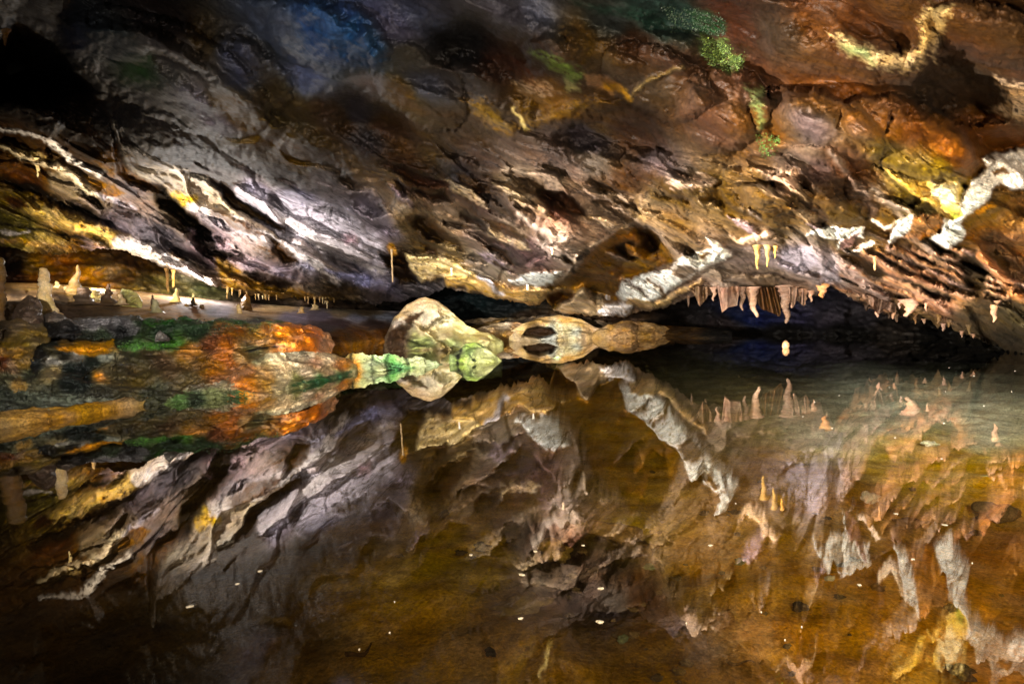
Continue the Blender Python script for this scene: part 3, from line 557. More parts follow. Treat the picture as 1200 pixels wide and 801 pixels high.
# ================================================================== SAND BANK (left)
def rel_sand(u, v):
    return 0.012 * fbm(u / 40, v / 9, 4, 71) + 0.008 * fbm(u / 7, v / 2.2, 4, 73) + 0.012 * plates(u / 16, v / 3.5, 6)[0]
sand_cols = [(0,340,90,65,40),(30,335,200,160,110),(60,338,210,170,115),(20,345,75,58,45),(60,350,85,66,50),(90,345,200,165,105),(110,352,150,115,75),(80,360,90,68,50),(120,365,95,72,50),(160,364,190,150,105),(200,368,195,150,100),(240,374,190,145,100),(230,362,120,85,60),(250,365,130,130,145),(265,366,185,185,205),(280,368,180,150,115),(310,364,190,155,115),(330,362,200,165,125),(300,355,70,50,40),(345,370,150,145,165),(380,372,120,112,130),(400,368,175,150,120),(430,366,160,130,100),(420,373,190,195,215),(450,373,200,205,220),(465,372,150,140,150),(400,380,70,55,58),(380,385,60,48,50),(440,380,75,58,52),(420,390,90,52,22),(400,392,80,45,18),(450,392,110,65,25),(440,402,170,110,45),(415,408,165,105,45),(460,408,165,105,50),(480,395,120,80,40),(300,378,45,35,18),(200,380,40,35,20),(100,372,80,60,42),(0,380,60,45,30),(200,420,30,24,12),(300,440,40,30,14),(0,440,30,24,14),(100,470,25,20,10),(420,425,60,50,25),(520,400,110,80,45),(560,388,120,82,45),(590,400,150,105,55),(560,378,35,26,18),(620,384,70,52,30),(700,385,140,95,50)]
sheet('sand_bank', np.arange(-160, 506, 1.8), [(-160,325),(0,331),(60,332),(100,336),(170,342),(260,352),(330,358),(400,362),(505,366)], [(-160,545),(0,512),(190,486),(300,476),(410,456),(440,424),(505,424)], 120,
      [(-160,325,19),(-160,380,11),(-160,440,10.5),(-160,545,10.5),(0,331,19.5),(0,350,14.5),(0,385,11),(0,440,11),(0,512,11),(60,332,20),(60,366,12.5),(60,390,11.5),(100,336,21),(100,356,15),(160,343,21),(160,360,15.5),(160,372,12),(200,348,21),(200,372,13.2),(200,388,12.6),(200,440,12.6),(190,486,12.6),(260,352,23),(260,378,13.6),(300,388,13.2),(300,476,13),(330,358,24),(330,368,18),(330,382,13.4),(400,362,26),(400,370,21),(400,382,16.5),(400,400,15),(410,456,14),(440,366,27),(440,374,23),(440,385,18.5),(440,412,18.6),(440,424,18.2),(505,366,27),(505,378,24),(505,412,21.5),(505,424,21.5)],
      sand_cols, relief=rel_sand, mat=SAND)
# low mud flat behind the big boulder
sheet('mud_flat', np.arange(520, 860, 2.0), [(520,374),(600,372),(700,376),(860,386)], [(520,416),(600,408),(700,399),(860,397)], 40,
      [(520,374,27),(520,416,17),(600,373,26),(600,392,24.5),(600,408,23.5),(700,378,27),(700,399,24.5),(800,385,20),(860,386,18),(860,397,16.5)],
      [(540,376,30,24,18),(560,388,125,86,46),(580,384,150,115,75),(600,388,150,105,60),(600,395,165,112,58),(620,382,60,42,26),(640,378,40,30,20),(690,385,110,74,40),(720,382,90,60,34),(740,384,150,95,45),(770,384,120,76,36),(760,388,175,115,55),(800,388,70,45,25),(850,390,20,14,9)],
      relief=lambda u, v: 0.012 * fbm(u / 18, v / 5, 4, 81) + 0.008 * plates(u / 14, v / 4, 4)[0], mat=SAND)

# ================================================================== LAKE BED + WATER
xs = np.linspace(-16, 18, 420); ysr = np.linspace(0, 1, 420) ** 1.7 * 26 + 0.35
X, Y = np.meshgrid(xs, ysr); X = X.ravel(); Y = Y.ravel()
Z = -0.36 - 0.012 * Y + 0.09 * fbm(X / 1.6, Y / 1.6, 4, 101) + 0.03 * fbm(X / 0.3, Y / 0.3, 3, 103) + 0.008 * fbm(X / .07, Y / .07, 2, 107)
# a dark hollow in the middle of the shallows
hx, hy, _ = on_z(690, 660, -0.4)
Z -= 0.22 * np.exp(-(((X - hx) / 0.34) ** 2 + ((Y - hy) / 0.42) ** 2))
bp = np.stack([X, Y, Z], 1)
bu, bv = project(bp)
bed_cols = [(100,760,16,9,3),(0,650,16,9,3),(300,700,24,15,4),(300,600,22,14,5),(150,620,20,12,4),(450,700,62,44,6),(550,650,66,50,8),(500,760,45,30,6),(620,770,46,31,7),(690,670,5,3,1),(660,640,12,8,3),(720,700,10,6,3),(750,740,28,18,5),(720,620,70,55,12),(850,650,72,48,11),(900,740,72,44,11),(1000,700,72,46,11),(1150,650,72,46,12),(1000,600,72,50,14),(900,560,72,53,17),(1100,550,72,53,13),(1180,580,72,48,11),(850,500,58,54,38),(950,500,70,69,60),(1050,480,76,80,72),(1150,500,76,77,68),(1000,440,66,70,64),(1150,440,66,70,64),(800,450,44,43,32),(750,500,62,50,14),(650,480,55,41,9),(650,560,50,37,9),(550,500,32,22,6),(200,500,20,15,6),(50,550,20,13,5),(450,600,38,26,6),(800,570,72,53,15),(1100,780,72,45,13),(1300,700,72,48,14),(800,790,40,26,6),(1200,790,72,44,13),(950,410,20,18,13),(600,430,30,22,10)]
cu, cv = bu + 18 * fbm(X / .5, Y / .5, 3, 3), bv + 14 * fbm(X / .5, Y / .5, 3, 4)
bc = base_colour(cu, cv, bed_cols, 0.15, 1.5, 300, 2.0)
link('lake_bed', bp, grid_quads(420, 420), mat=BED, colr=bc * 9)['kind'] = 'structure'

wm = bpy.data.materials.new('clear_lake_water'); wm.use_nodes = True
nt = wm.node_tree; N = nt.nodes; L = nt.links
for n in list(N): N.remove(n)
out = N.new('ShaderNodeOutputMaterial'); mix = N.new('ShaderNodeMixShader'); tr = N.new('ShaderNodeBsdfTransparent'); gl = N.new('ShaderNodeBsdfGlossy')
tr.inputs[0].default_value = (0.95, 0.91, 0.82, 1); gl.inputs['Roughness'].default_value = 0.0; gl.inputs[0].default_value = (0.97, 0.95, 0.92, 1)
fr = N.new('ShaderNodeFresnel'); fr.inputs[0].default_value = 1.34
mr = N.new('ShaderNodeMapRange'); mr.inputs[1].default_value = 0.02; mr.inputs[2].default_value = 0.85; mr.inputs[3].default_value = 0.27; mr.inputs[4].default_value = 0.9
L.new(fr.outputs[0], mr.inputs[0]); L.new(mr.outputs[0], mix.inputs[0]); L.new(tr.outputs[0], mix.inputs[1]); L.new(gl.outputs[0], mix.inputs[2]); L.new(mix.outputs[0], out.inputs[0])
tc = N.new('ShaderNodeNewGeometry'); nz = N.new('ShaderNodeTexNoise'); nz.inputs['Scale'].default_value = 2.2; nz.inputs['Detail'].default_value = 3
L.new(tc.outputs['Position'], nz.inputs['Vector'])
bm_ = N.new('ShaderNodeBump'); bm_.inputs['Strength'].default_value = 0.006; bm_.inputs['Distance'].default_value = 0.02
L.new(nz.outputs[0], bm_.inputs['Height']); L.new(bm_.outputs[0], gl.inputs['Normal'])
link('lake_water', [(-30, -3, 0), (30, -3, 0), (30, 34, 0), (-30, 34, 0)], quads=[(0, 1, 2, 3)], mat=wm)['kind'] = 'structure'

# ================================================================== ROCKS
def resample(P, n):
    P = np.asarray(P + [P[0]], float); d = np.r_[0, np.cumsum(np.hypot(*np.diff(P, axis=0).T))]
    t = np.linspace(0, d[-1], n, endpoint=False)
    return np.c_[np.interp(t, d, P[:, 0]), np.interp(t, d, P[:, 1])]
def boulder(name, label, cat, poly, D, thick, cols, items=(), seed=1, rough=1.0, mat=WET, dslope=0.0, dside=0.0, jitter=.05, ex=4.0, layer=.5, field=None, group=None, n=150, K=44, flat=0.5):
    """closed rock whose outline follows poly at distance D; thick is how far it bulges; dslope: top recedes"""
    B = resample(poly, n); c = B.mean(0)
    y0, y1 = B[:, 1].min(), B[:, 1].max()
    s = np.sin(np.linspace(0, 1, K) * math.pi / 2)
    uu = c[0] + s[:, None] * (B[None, :, 0] - c[0]); vv = c[1] + s[:, None] * (B[None, :, 1] - c[1])
    sz = max(12, (y1 - y0)); ext = s[:, None] + 0 * uu
    jit = jitter * sz * ext
    jit = jit * (1.6 if field is not None else 1); uj = uu + jit * fbm(uu / (sz * .35), vv / (sz * .35), 4, seed, .65); vj = vv + jit * fbm(uu / (sz * .35), vv / (sz * .35), 4, seed + 50, .65)
    bulge = (1 - ext ** ex) ** flat
    nse = 0.42 * fbm(uu / (sz * .8), vv / (sz * .5), 4, seed + 3) + layer * plates(uu / (sz * .9) + .5 * fbm(uu / 30, vv / 20, 3, 4), vv / (sz * .28) + .4 * fbm(uu / 30, vv / 20, 3, 14), seed, soft=.07)[0] + 0.09 * fbm(uu / (sz * .12), vv / (sz * .1), 3, seed + 9) + 0.03 * ridged(uu / (sz * .3), vv / (sz * .12), 3, seed + 19)
    nse *= rough
    rg = np.random.RandomState(seed * 7 + 1); th_ = np.arctan2(vv - c[1], uu - c[0]); px_ = ext * np.cos(th_); py_ = ext * np.sin(th_)
    fac = np.full(uu.shape, 1.0) + .25 * (rg.uniform(-1, 1) * px_ + rg.uniform(-1, 1) * py_)
    for q_ in range(9):   # broken planes of the rock face
        t_ = q_ * 2 * math.pi / 9 + rg.uniform(-.4, .4); fac = np.minimum(fac, (rg.uniform(.72, 1.0) - (px_ * math.cos(t_) + py_ * math.sin(t_))) * rg.uniform(1.0, 2.6))
    bulge = .3 * bulge + .7 * np.maximum(fac, 0)
    rec = dslope * (y1 - vv) / (y1 - y0) + dside * (uu - c[0])
    U = uj.ravel(); Vv = vj.ravel()
    Df = (D + rec - thick * bulge * (1 + nse) - thick * .25 * nse * (1 - ext ** 8)).ravel()
    if field is not None:   # a piece of one continuous craggy ledge, parted from its neighbours by a shallow joint
        Df = field(U, Vv) - bank_relief(U, Vv) + .30 * (np.clip(ext, 0, 1) ** 14).ravel() - .1
    rel = np.zeros(len(U))
    wu, wv = warp(U, Vv, .7)
    colf = base_colour(wu, wv, cols, 0.1, 1.3, 12)
    colf = lay(colf, U, Vv, items, rel)
    Pf = pts_at(U, Vv, Df * (1 + rel)); Db = (D + rec + 0.8 * thick * bulge).ravel() if field is None else Df + .1 + .8 * (1 - ext ** 2).ravel()
    Pb = pts_at(U, Vv, Db)
    def ringq(off, flip):
        q = []
        for k in range(K - 1):
            i = off + k * n + np.arange(n); j = off + k * n + (np.arange(n) + 1) % n
            a = np.stack([i, i + n, j + n, j], 1); q.append(a[:, ::-1] if flip else a)
        return np.concatenate(q)
    quads = np.concatenate([ringq(0, True), ringq(n * K, False)])
    # share the rim
    m = quads >= n * K + (K - 1) * n
    quads = np.where(m, quads - n * K, quads)
    V_ = np.concatenate([Pf, Pb[:(K - 1) * n]]); C_ = np.concatenate([colf, colf[:(K - 1) * n]])
    base_ = V_.mean(0); base_[2] = V_[:, 2].min()
    o = link(name, V_, quads, mat=mat, colr=C_, origin=base_)
    tag(o, label, cat, group)
    return o
rocks = {}
bank_D = TPS([(-80,380,9.0),(-60,420,8.4),(-70,520,6.2),(0,500,6.9),(0,440,8.0),(30,380,9.7),(100,484,7.6),(100,462,8.0),(100,430,8.9),(100,400,9.6),(60,372,10.3),(150,371,10.4),(150,400,9.9),(190,472,8.2),(200,430,9.2),(250,470,8.35),(250,374,10.5),(280,425,9.6),(300,463,8.6),(330,376,11),(340,405,10.5),(350,453,9.6),(385,390,11.7),(412,438,11.3),(412,415,11.8),(300,395,10.5)])
def bank_relief(u, v):
    a = u + 6 * fbm(u / 40, v / 22, 3, 201); b_ = v + 4 * fbm(u / 40, v / 22, 3, 202)
    r = .16 * fbm(a / 60, b_ / 26, 4, 203) + .25 * plates(a / 46, b_ / 17, 204, 1.3, 1.0, .08)[0] + .11 * plates(a / 17, b_ / 8, 205, 1.3, .8, .1)[0] + .05 * ridged(a / 22, b_ / 8, 3, 206) + .035 * fbm(a / 5, b_ / 4, 3, 207)
    return r
rocks['big'] = boulder('boulder', 'large cream peaked boulder with green-tinted foot standing in the lake', 'boulder',
 G((450,416),(451,395),(460,374),(475,358),(490,350),(499,347.5),(512,352),(528,364),(545,378),(562,388),(580,392),(590,400),(592,412),(585,428),(500,432),(450,428)), 18.9, 1.5,
 [(455,400,124,102,80),(462,385,128,104,83),(470,372,189,158,122),(485,358,203,173,133),(500,352,210,180,140),(515,362,210,187,151),(495,368,200,184,158),(500,376,203,187,165),(520,378,214,202,169),(540,380,200,187,137),(500,388,218,194,151),(520,390,218,198,158),(545,392,203,191,137),(565,394,196,176,122),(585,396,164,159,105),(485,402,146,154,93),(500,402,153,158,96),(530,402,154,159,100),(560,402,168,164,106),(520,408,164,137,97),(475,400,113,92,73),(470,412,135,108,86),(500,414,142,122,86)],
 [dict(p=G((452,402),(458,385),(475,374),(492,364),(499,363),(494,370),(484,380),(475,396),(474,414),(455,412)), c=(66,46,32), soft=1.5, ragged=2), dict(p=G((478,398),(490,402),(500,408)), w=(1,1), c=(25,35,18)), dict(p=G((470,372),(475,378),(462,384),(458,380)), c=(225,205,185), soft=2)], seed=3, jitter=.03, mat=PALE, layer=1.1, rough=1.2)
rocks['green'] = boulder('boulder', 'small bright green striped rock in front of the cream peaked boulder', 'boulder',
 G((527,428),(526,415),(532,414),(538,410),(545,403),(556,401),(566,405),(576,412),(589,423),(588,442),(545,446),(526,440)), 12.9, 0.55,
 [(530,420,105,116,67),(535,412,63,67,42),(545,410,105,121,65),(552,406,107,119,65),(560,412,155,157,106),(572,415,165,164,116),(582,421,156,158,98),(560,422,153,154,95),(545,420,129,139,76)],
 [dict(p=G((538,426),(537,415),(540,409)), w=(1.5,1.5), c=(12,14,8)), dict(p=G((548,413),(557,421)), w=(.8,.8), c=(25,35,18)), dict(p=G((560,402),(566,406)), w=(1,1), c=(25,35,18))], seed=5, jitter=.02, mat=PALE)
rocks['arch'] = boulder('boulder', 'low tan arch-shaped rock with dark hollow and blue-green face at water level', 'boulder',
 G((596,400),(598,388),(610,380),(632,372),(655,369),(680,373),(697,383),(712,387),(717,395),(716,408),(660,410),(598,408)), 21.5, 0.9,
 [(600,392,179,155,120),(610,386,175,145,102),(635,376,182,141,95),(665,374,179,138,92),(685,380,182,141,95),(645,386,167,166,151),(655,384,182,169,134),(665,388,182,169,127),(645,393,161,163,155),(675,388,172,173,155),(690,391,189,152,113),(710,392,189,148,109),(660,396,168,148,113),(625,384,91,67,44)],
 [dict(p=G((612,394),(617,388),(630,383),(646,385),(652,390),(640,395)), c=(38,20,7), soft=1.2, rel=0.05, rs=2, warp=.4)], seed=8, jitter=.02, mat=PALE)
boulder('ledge', 'low tan ledge at the far waterline between the peaked boulder and the arch-shaped rock', 'rock ledge',
 G((548,402),(552,388),(566,382),(585,378),(606,377),(622,383),(618,400),(600,408),(560,410)), 22.6, .9, [(556,392,146,112,76),(570,386,169,141,109),(590,381,172,154,128),(605,384,159,121,83),(595,392,162,121,80),(575,396,146,108,71)], seed=51, mat=PALE, jitter=.05)
boulder('ledge', 'broad orange-tan ledge at the far waterline right of the arch-shaped rock', 'rock ledge',
 G((688,404),(696,388),(712,380),(738,375),(764,378),(786,385),(794,392),(790,404),(740,408)), 20.9, .8, [(700,390,146,112,76),(720,383,156,116,75),(745,379,127,95,63),(760,386,172,125,78),(778,388,162,120,76),(730,391,182,141,95),(750,393,172,128,83)], seed=52, mat=PALE, jitter=.05)
boulder('rubble_ridge', 'dark brown ridge of rubble on the far shore under the low ceiling', 'rubble',
 G((512,394),(530,379),(560,372),(600,373),(630,370),(660,368),(690,373),(716,378),(720,394),(610,398)), 26, 1.0, [(530,384,75,63,52),(570,378,120,98,75),(600,376,88,73,58),(630,376,97,78,61),(660,374,88,72,57),(700,380,101,80,61)], seed=53, rough=1.6, jitter=.12)
rocks['pebble'] = boulder('stone', 'small wedge of tan and green stone in open water below the arch-shaped rock', 'stone',
 G((640,422),(648,419),(654,416.5),(660,420),(662,424),(660,432),(648,433),(639,428)), 12.9, 0.12,
 [(645,422,150,105,55),(654,420,170,200,150),(660,422,180,150,80)], seed=9, n=60, K=16)
rocks['disc'] = boulder('stone', 'single round tan pebble poking out of the dark water under the hanging stalactites', 'stone',
 G((916.5,406),(917,401.5),(919,399),(922,399),(924.5,401.5),(925,406),(923,409),(918,409)), 12.6, 0.07,
 [(920,404,215,160,110)], seed=4, n=48, K=14, rough=.3)
# left bank
rocks['pale'] = boulder('boulder', 'pale pink and cream boulder with orange blotches at the lake edge', 'boulder',
 G((262,452),(270,436),(290,420),(308,412),(325,406),(345,407),(372,409),(395,414),(411,422),(418,434),(416,458),(380,474),(320,484),(272,486),(256,468)), 10.15, 0.75,
 [(300,420,113,106,76),(325,412,161,147,113),(345,414,176,165,139),(330,430,165,143,113),(310,438,153,112,71),(290,435,149,86,42),(285,445,154,91,47),(360,415,180,165,139),(370,425,167,126,97),(385,420,173,147,114),(400,428,163,100,60),(360,438,166,148,126),(335,442,175,156,127),(385,438,146,116,83),(350,446,104,104,60),(380,447,28,58,25),(400,440,54,76,35),(410,436,157,142,105)],
 [dict(p=G((345,452),(370,446),(395,440),(412,434)), w=(2,2), c=(20,60,28), soft=2, broken=.3)], seed=12, rough=1.1, dside=.027, field=bank_D, n=200, K=60)
rocks['orange'] = boulder('boulder', 'long mossy boulder stained vivid orange and rust on the left bank', 'boulder',
 G((118,468),(112,440),(120,405),(150,388),(170,376),(215,371),(260,374),(300,375),(330,376),(362,382),(385,390),(392,402),(388,412),(330,412),(300,425),(270,445),(240,466),(170,480)), 9.75, 0.6,
 [(170,378,31,42,18),(200,375,27,46,20),(240,376,32,50,22),(280,378,36,50,24),(150,395,26,31,17),(190,390,24,37,19),(230,388,26,42,21),(160,404,45,71,23),(190,402,40,66,21),(205,400,53,79,28),(260,386,100,63,27),(280,384,123,64,27),(300,380,102,83,43),(315,385,132,73,30),(335,388,184,96,33),(350,392,172,87,36),(370,395,177,88,40),(385,398,157,109,79),(330,396,165,91,36),(300,396,116,72,31),(265,398,135,69,28),(268,410,157,83,46),(245,402,98,47,23),(225,410,144,85,32),(215,412,132,77,29),(235,425,100,63,27),(265,420,140,70,40),(280,415,100,67,32),(295,410,69,61,35),(190,420,80,55,32),(170,410,59,44,25),(200,432,67,46,27),(150,415,51,45,28),(150,435,76,57,30),(170,445,67,53,27),(140,425,24,22,14),(130,440,33,26,13),(220,445,63,49,27),(180,458,39,39,22),(255,432,124,73,36),(130,460,34,34,20)],
 [dict(p=G((170,377),(215,371),(260,374),(300,376),(340,378)), w=(4,2), c=(40,75,22), soft=3, broken=.3), dict(p=G((140,404),(170,402),(200,399),(210,404),(190,408),(160,410)), c=(58,100,20), soft=3, broken=.2),
  dict(p=G((290,412),(305,406),(322,405),(335,406)), w=(2.5,1), c=(8,8,6), soft=1)], seed=14, dslope=0.9, rough=1.0, dside=.006, n=260, K=70, field=bank_D)
rocks['ledge'] = boulder('ledge', 'dark grey slab with pale weathered front along the top of the left bank', 'rock ledge',
 G((48,395),(52,378),(90,372),(130,370),(165,370),(172,380),(168,394),(110,400)), 10.2, 0.35,
 [(60,382,17,14,11),(75,380,53,48,45),(85,386,15,12,11),(95,380,107,101,99),(110,382,120,115,115),(122,380,111,106,106),(130,384,53,50,49),(138,380,111,108,108),(143,386,8,8,7),(150,380,98,93,92),(158,386,76,73,72),(165,380,26,34,19),(120,392,35,41,26),(100,394,25,29,19)], seed=21, dslope=.4, field=bank_D, n=200, K=60)
rocks['patchy'] = boulder('boulder', 'low bank rock blotched in black, ochre and white behind the grey waterside slab', 'boulder',
 G((14,466),(20,428),(46,404),(75,396),(105,399),(135,398),(162,415),(178,445),(180,470),(90,476)), 9.15, 0.4,
 [(60,402,26,27,17),(75,404,125,84,33),(100,408,154,102,38),(122,405,162,107,39),(90,418,133,125,114),(122,418,124,124,110),(55,424,151,143,132),(65,425,155,148,137),(75,414,30,26,16),(60,410,51,43,21),(40,430,12,14,11),(45,418,9,9,8),(55,440,129,106,70),(65,435,120,98,64),(80,435,14,20,14),(95,435,11,15,11),(100,445,12,17,12),(80,448,18,22,16),(110,425,14,19,13),(117,442,158,103,48),(130,435,64,53,31),(140,440,59,48,27),(120,460,34,31,19),(60,458,34,33,21)],
 [dict(p=G((64,404),(95,405),(128,401),(128,414),(104,416),(78,412)), c=(190,118,28), soft=2, broken=.1), dict(p=G((112,440),(120,437),(123,444),(115,448)), c=(200,122,45), soft=1.5)], seed=23, field=bank_D, n=200, K=60)
rocks['ochre'] = boulder('flowstone_mound', 'lumpy ochre yellow flowstone mound at the left edge of the bank', 'flowstone',
 G((-60,460),(-60,395),(-20,375),(8,378),(25,374),(50,376),(62,386),(60,398),(45,408),(42,430),(60,455),(30,470)), 8.9, 0.7,
 [(-40,400,41,27,15),(5,390,46,34,19),(20,384,103,84,59),(45,380,104,89,71),(30,392,126,97,41),(50,390,118,92,40),(15,400,118,88,38),(35,402,101,79,35),(5,412,133,89,31),(20,412,137,93,34),(5,425,90,38,19),(15,428,111,81,59),(30,425,125,88,37),(10,442,61,58,39),(20,448,118,84,44),(35,440,52,52,34),(0,460,35,35,24)], seed=25, rough=1.1, field=bank_D, n=200, K=60)
rocks['dome'] = boulder('stalagmite', 'squat brown domed stalagmite beside the tall pale spike on the left', 'stalagmite',
 G((12,386),(14,368),(24,352),(34,345),(44,348),(50,362),(52,382),(40,390)), 10.4, 0.45,
 [(20,370,77,59,48),(34,350,82,65,53),(40,365,76,61,51),(30,380,95,79,66),(48,378,86,68,57)], seed=27, rough=.6, mat=CALC, n=90, K=26)
rocks['dome2'] = boulder('stone', 'rounded grey-brown hump between the tall pale spike and the grey ledge', 'stone',
 G((48,380),(52,368),(64,364),(76,370),(84,378),(70,384)), 10.6, 0.3, [(60,368,96,81,70),(75,375,110,99,91)], seed=28, rough=.5, n=80, K=20)
rocks['slab'] = boulder('slab', 'low grey slab with a green mossy edge below the pale pink boulder', 'stone slab',
 G((186,472),(196,458),(214,446),(232,441),(262,443),(292,450),(308,458),(306,484),(240,498),(188,498)), 8.75, 0.4,
 [(200,462,79,86,49),(215,452,109,100,84),(230,446,114,103,92),(250,448,122,109,89),(270,452,112,98,72),(290,457,95,88,58),(210,466,63,88,37),(250,462,79,82,49),(280,463,40,59,28),(230,470,26,34,18)], seed=31, field=bank_D, n=200, K=60)
rocks['flat'] = boulder('slab', 'broad flat grey-green slab sloping into the water at far left', 'stone slab',
 G((-70,500),(-60,455),(0,452),(60,455),(110,456),(140,462),(152,466),(140,474),(80,484),(0,496)), 8.0, 0.4,
 [(-40,470,35,37,28),(10,462,40,42,31),(50,460,66,69,55),(90,460,76,79,66),(130,465,111,113,99),(10,478,53,54,43),(60,475,75,77,63),(100,470,84,86,72),(30,488,44,44,32),(120,474,65,63,47)], seed=33, dslope=.9, dside=.006, field=bank_D, n=200, K=60)
rocks['shore'] = boulder('mud_ledge', 'thin band of orange-brown mud along the waterline below the flat grey slab', 'mud bank',
 G((-80,526),(-70,488),(0,482),(80,475),(150,466),(192,462),(204,466),(200,480),(90,500),(0,514)), 7.15, 0.2,
 [(-40,500,75,53,23),(20,492,113,80,34),(80,484,117,81,34),(140,474,113,78,34),(180,469,92,66,30),(0,502,83,58,26)], seed=35, rough=.4, mat=SAND, dside=.0082, jitter=.06)
rocks['tri'] = boulder('stone', 'small grey triangular stone lying loose on the green moss', 'stone',
 G((181,400),(183,391),(187,387),(193,391),(200,397),(197,400)), 8.95, 0.12, [(188,392,120,112,105),(193,397,80,74,70)], seed=37, n=60, K=14)
boulder('ledge', 'low ledge at the waterline mottled orange, cream and emerald green with dark vertical cracks', 'rock ledge',
 G((392,452),(399,426),(409,414),(421,413),(429,417),(441,414),(454,417),(463,415),(476,420),(487,416),(502,420),(519,426),(538,431),(536,448),(396,462)), 12.3, .4,
 [(402,430,145,131,96),(410,420,155,131,86),(416,426,166,104,63),(410,434,152,138,100),(426,420,141,141,100),(432,428,131,138,100),(444,421,117,131,89),(448,430,148,146,107),(456,424,68,99,54),(462,430,54,92,51),(472,424,117,127,82),(482,420,131,131,93),(494,423,146,149,110),(505,427,131,138,100),(520,429,110,120,79)],
 [dict(p=G((413,414),(411,424),(415,438)), w=(.8,1.4), c=(22,22,14), rel=.012, rs=2), dict(p=G((437,415),(434,425),(438,437)), w=(.6,1), c=(30,32,20), rel=.01, rs=2), dict(p=G((455,416),(453,428),(457,436)), w=(.6,1.2), c=(16,26,14), rel=.012, rs=2), dict(p=G((474,420),(477,430)), w=(1,1.2), c=(18,24,14), rel=.012, rs=2), dict(p=G((396,440),(440,437),(500,431)), w=(1.5,1), c=(24,60,30), soft=2, broken=.3)],
 seed=41, mat=PALE, dside=.006, jitter=.1, layer=1.0, n=220, K=40)
boulder('boulder', 'pale yellow-green boulder among stalagmites on the sand', 'boulder',
 G((138,360),(140,346),(143,338),(152,339),(162,344),(167,354),(166,361)), 15.4, 0.35, [(145,342,190,180,120),(155,346,200,190,125),(160,355,165,155,95),(143,355,180,160,110)], seed=47, mat=CALC, n=80, K=20)
boulder('stone', 'blocky cream stone between two dark stalagmites on the sand', 'stone',
 G((106,354),(107,341),(112,339),(117,341),(119,353)), 15.4, 0.25, [(112,346,225,195,135)], seed=48, mat=CALC, n=60, K=16)
boulder('boulder', 'rough ochre lump on the sand behind a thin pale stalagmite', 'boulder',
 G((281,366),(283,350),(288,344),(293,348),(296,364)), 19.4, 0.35, [(288,352,165,115,60),(291,360,90,60,35)], seed=49, mat=CALC, n=60, K=18)

rsn = random.Random(77)
for k in range(14):
    x = rsn.uniform(40, 250); v0 = np.interp(x, [0, 60, 100, 200, 300, 440], [342, 345, 350, 357, 364, 371]); y = v0 + rsn.uniform(0, 12); Dz = np.interp(y - v0, [0, 14], [18, 14])
    w_ = rsn.uniform(3, 8); h_ = w_ * rsn.uniform(.28, .45); cl_ = rsn.choice([(150,120,85), (110,85,62), (185,155,115), (90,75,62)])
    boulder('stone', 'small loose stone among many strewn over the sand bank', 'stone', [(x - w_ / 2, y), (x - w_ * .3, y - h_), (x + w_ * .2, y - h_ * 1.1), (x + w_ / 2, y - h_ * .2), (x + w_ * .3, y + 1.5), (x - w_ * .3, y + 1.5)], Dz, w_ / F * Dz * .4, [(x, y, *cl_)], seed=300 + k, n=28, K=8, mat=CALC, group='loose stones on the sand bank')
# ================================================================== DRIPSTONE
def spike(name, label, cat, base, tip, w, D, col, tipw=0.25, seed=1, group=None, lumps=0.14, power=0.8, foot=1.25, n=14, rings=None, mat=CALC, D2=None, shade=None):
    """stalactite or stalagmite: base and tip in picture points at distance D, w = width at the base in picture points"""
    A = at(base[0], base[1], D); B = at(tip[0], tip[1], D2 or D); Rw = w / F * D / 2
    rings = rings or max(8, min(46, int(abs(tip[1] - base[1]) / 1.2)))
    Vs, Cs = [], []
    up_ = B - A; lc = lin(col)
    for k in range(rings + 1):
        t = k / rings
        r = Rw * ((1 - t) ** power * (1 - tipw) + tipw) * (1 + (foot - 1) * max(0, 1 - t * 4) ** 1.5)
        if t > 0.94: r *= math.sqrt(max(0.0, 1 - ((t - 0.94) / 0.06) ** 2)) * 0.98 + 0.02
        wob = np.array([perlin(np.array([t * 3.1]), np.array([seed * 1.7]), seed)[0], 0, 0]) * Rw * 0.5 * min(1, 3 * t)
        c = A + up_ * t + wob
        a = np.arange(n) * 2 * math.pi / n
        rr = r * (1 + lumps * perlin(np.cos(a) * 1.2 + seed, np.sin(a) * 1.2 + t * rings / 3.2, seed) + lumps * 1.1 * perlin(a * 0 + t * rings / 2.2, a * 0 + seed, seed + 4))
        Vs.append(np.stack([c[0] + rr * np.cos(a), c[1] + rr * np.sin(a), np.full(n, c[2])], 1))
        g = 1 + 0.25 * perlin(np.array([t * 6]), np.array([seed * .7]), seed + 2)[0]
        if shade: g *= shade + (1 - shade) * t
        Cs.append(np.tile(lc * g, (n, 1)))
    Vv = np.concatenate(Vs); C = np.concatenate(Cs)
    q = []
    for k in range(rings):
        i = k * n + np.arange(n); j = k * n + (np.arange(n) + 1) % n
        q.append(np.stack([i, j, j + n, i + n], 1))
    q = np.concatenate(q)
    if up_[2] < 0: q = q[:, ::-1]
    o = link(name, Vv, q, mat=mat, colr=C, origin=A)
    return tag(o, label, cat, group)
SG = 'stalagmites on the sand bank'
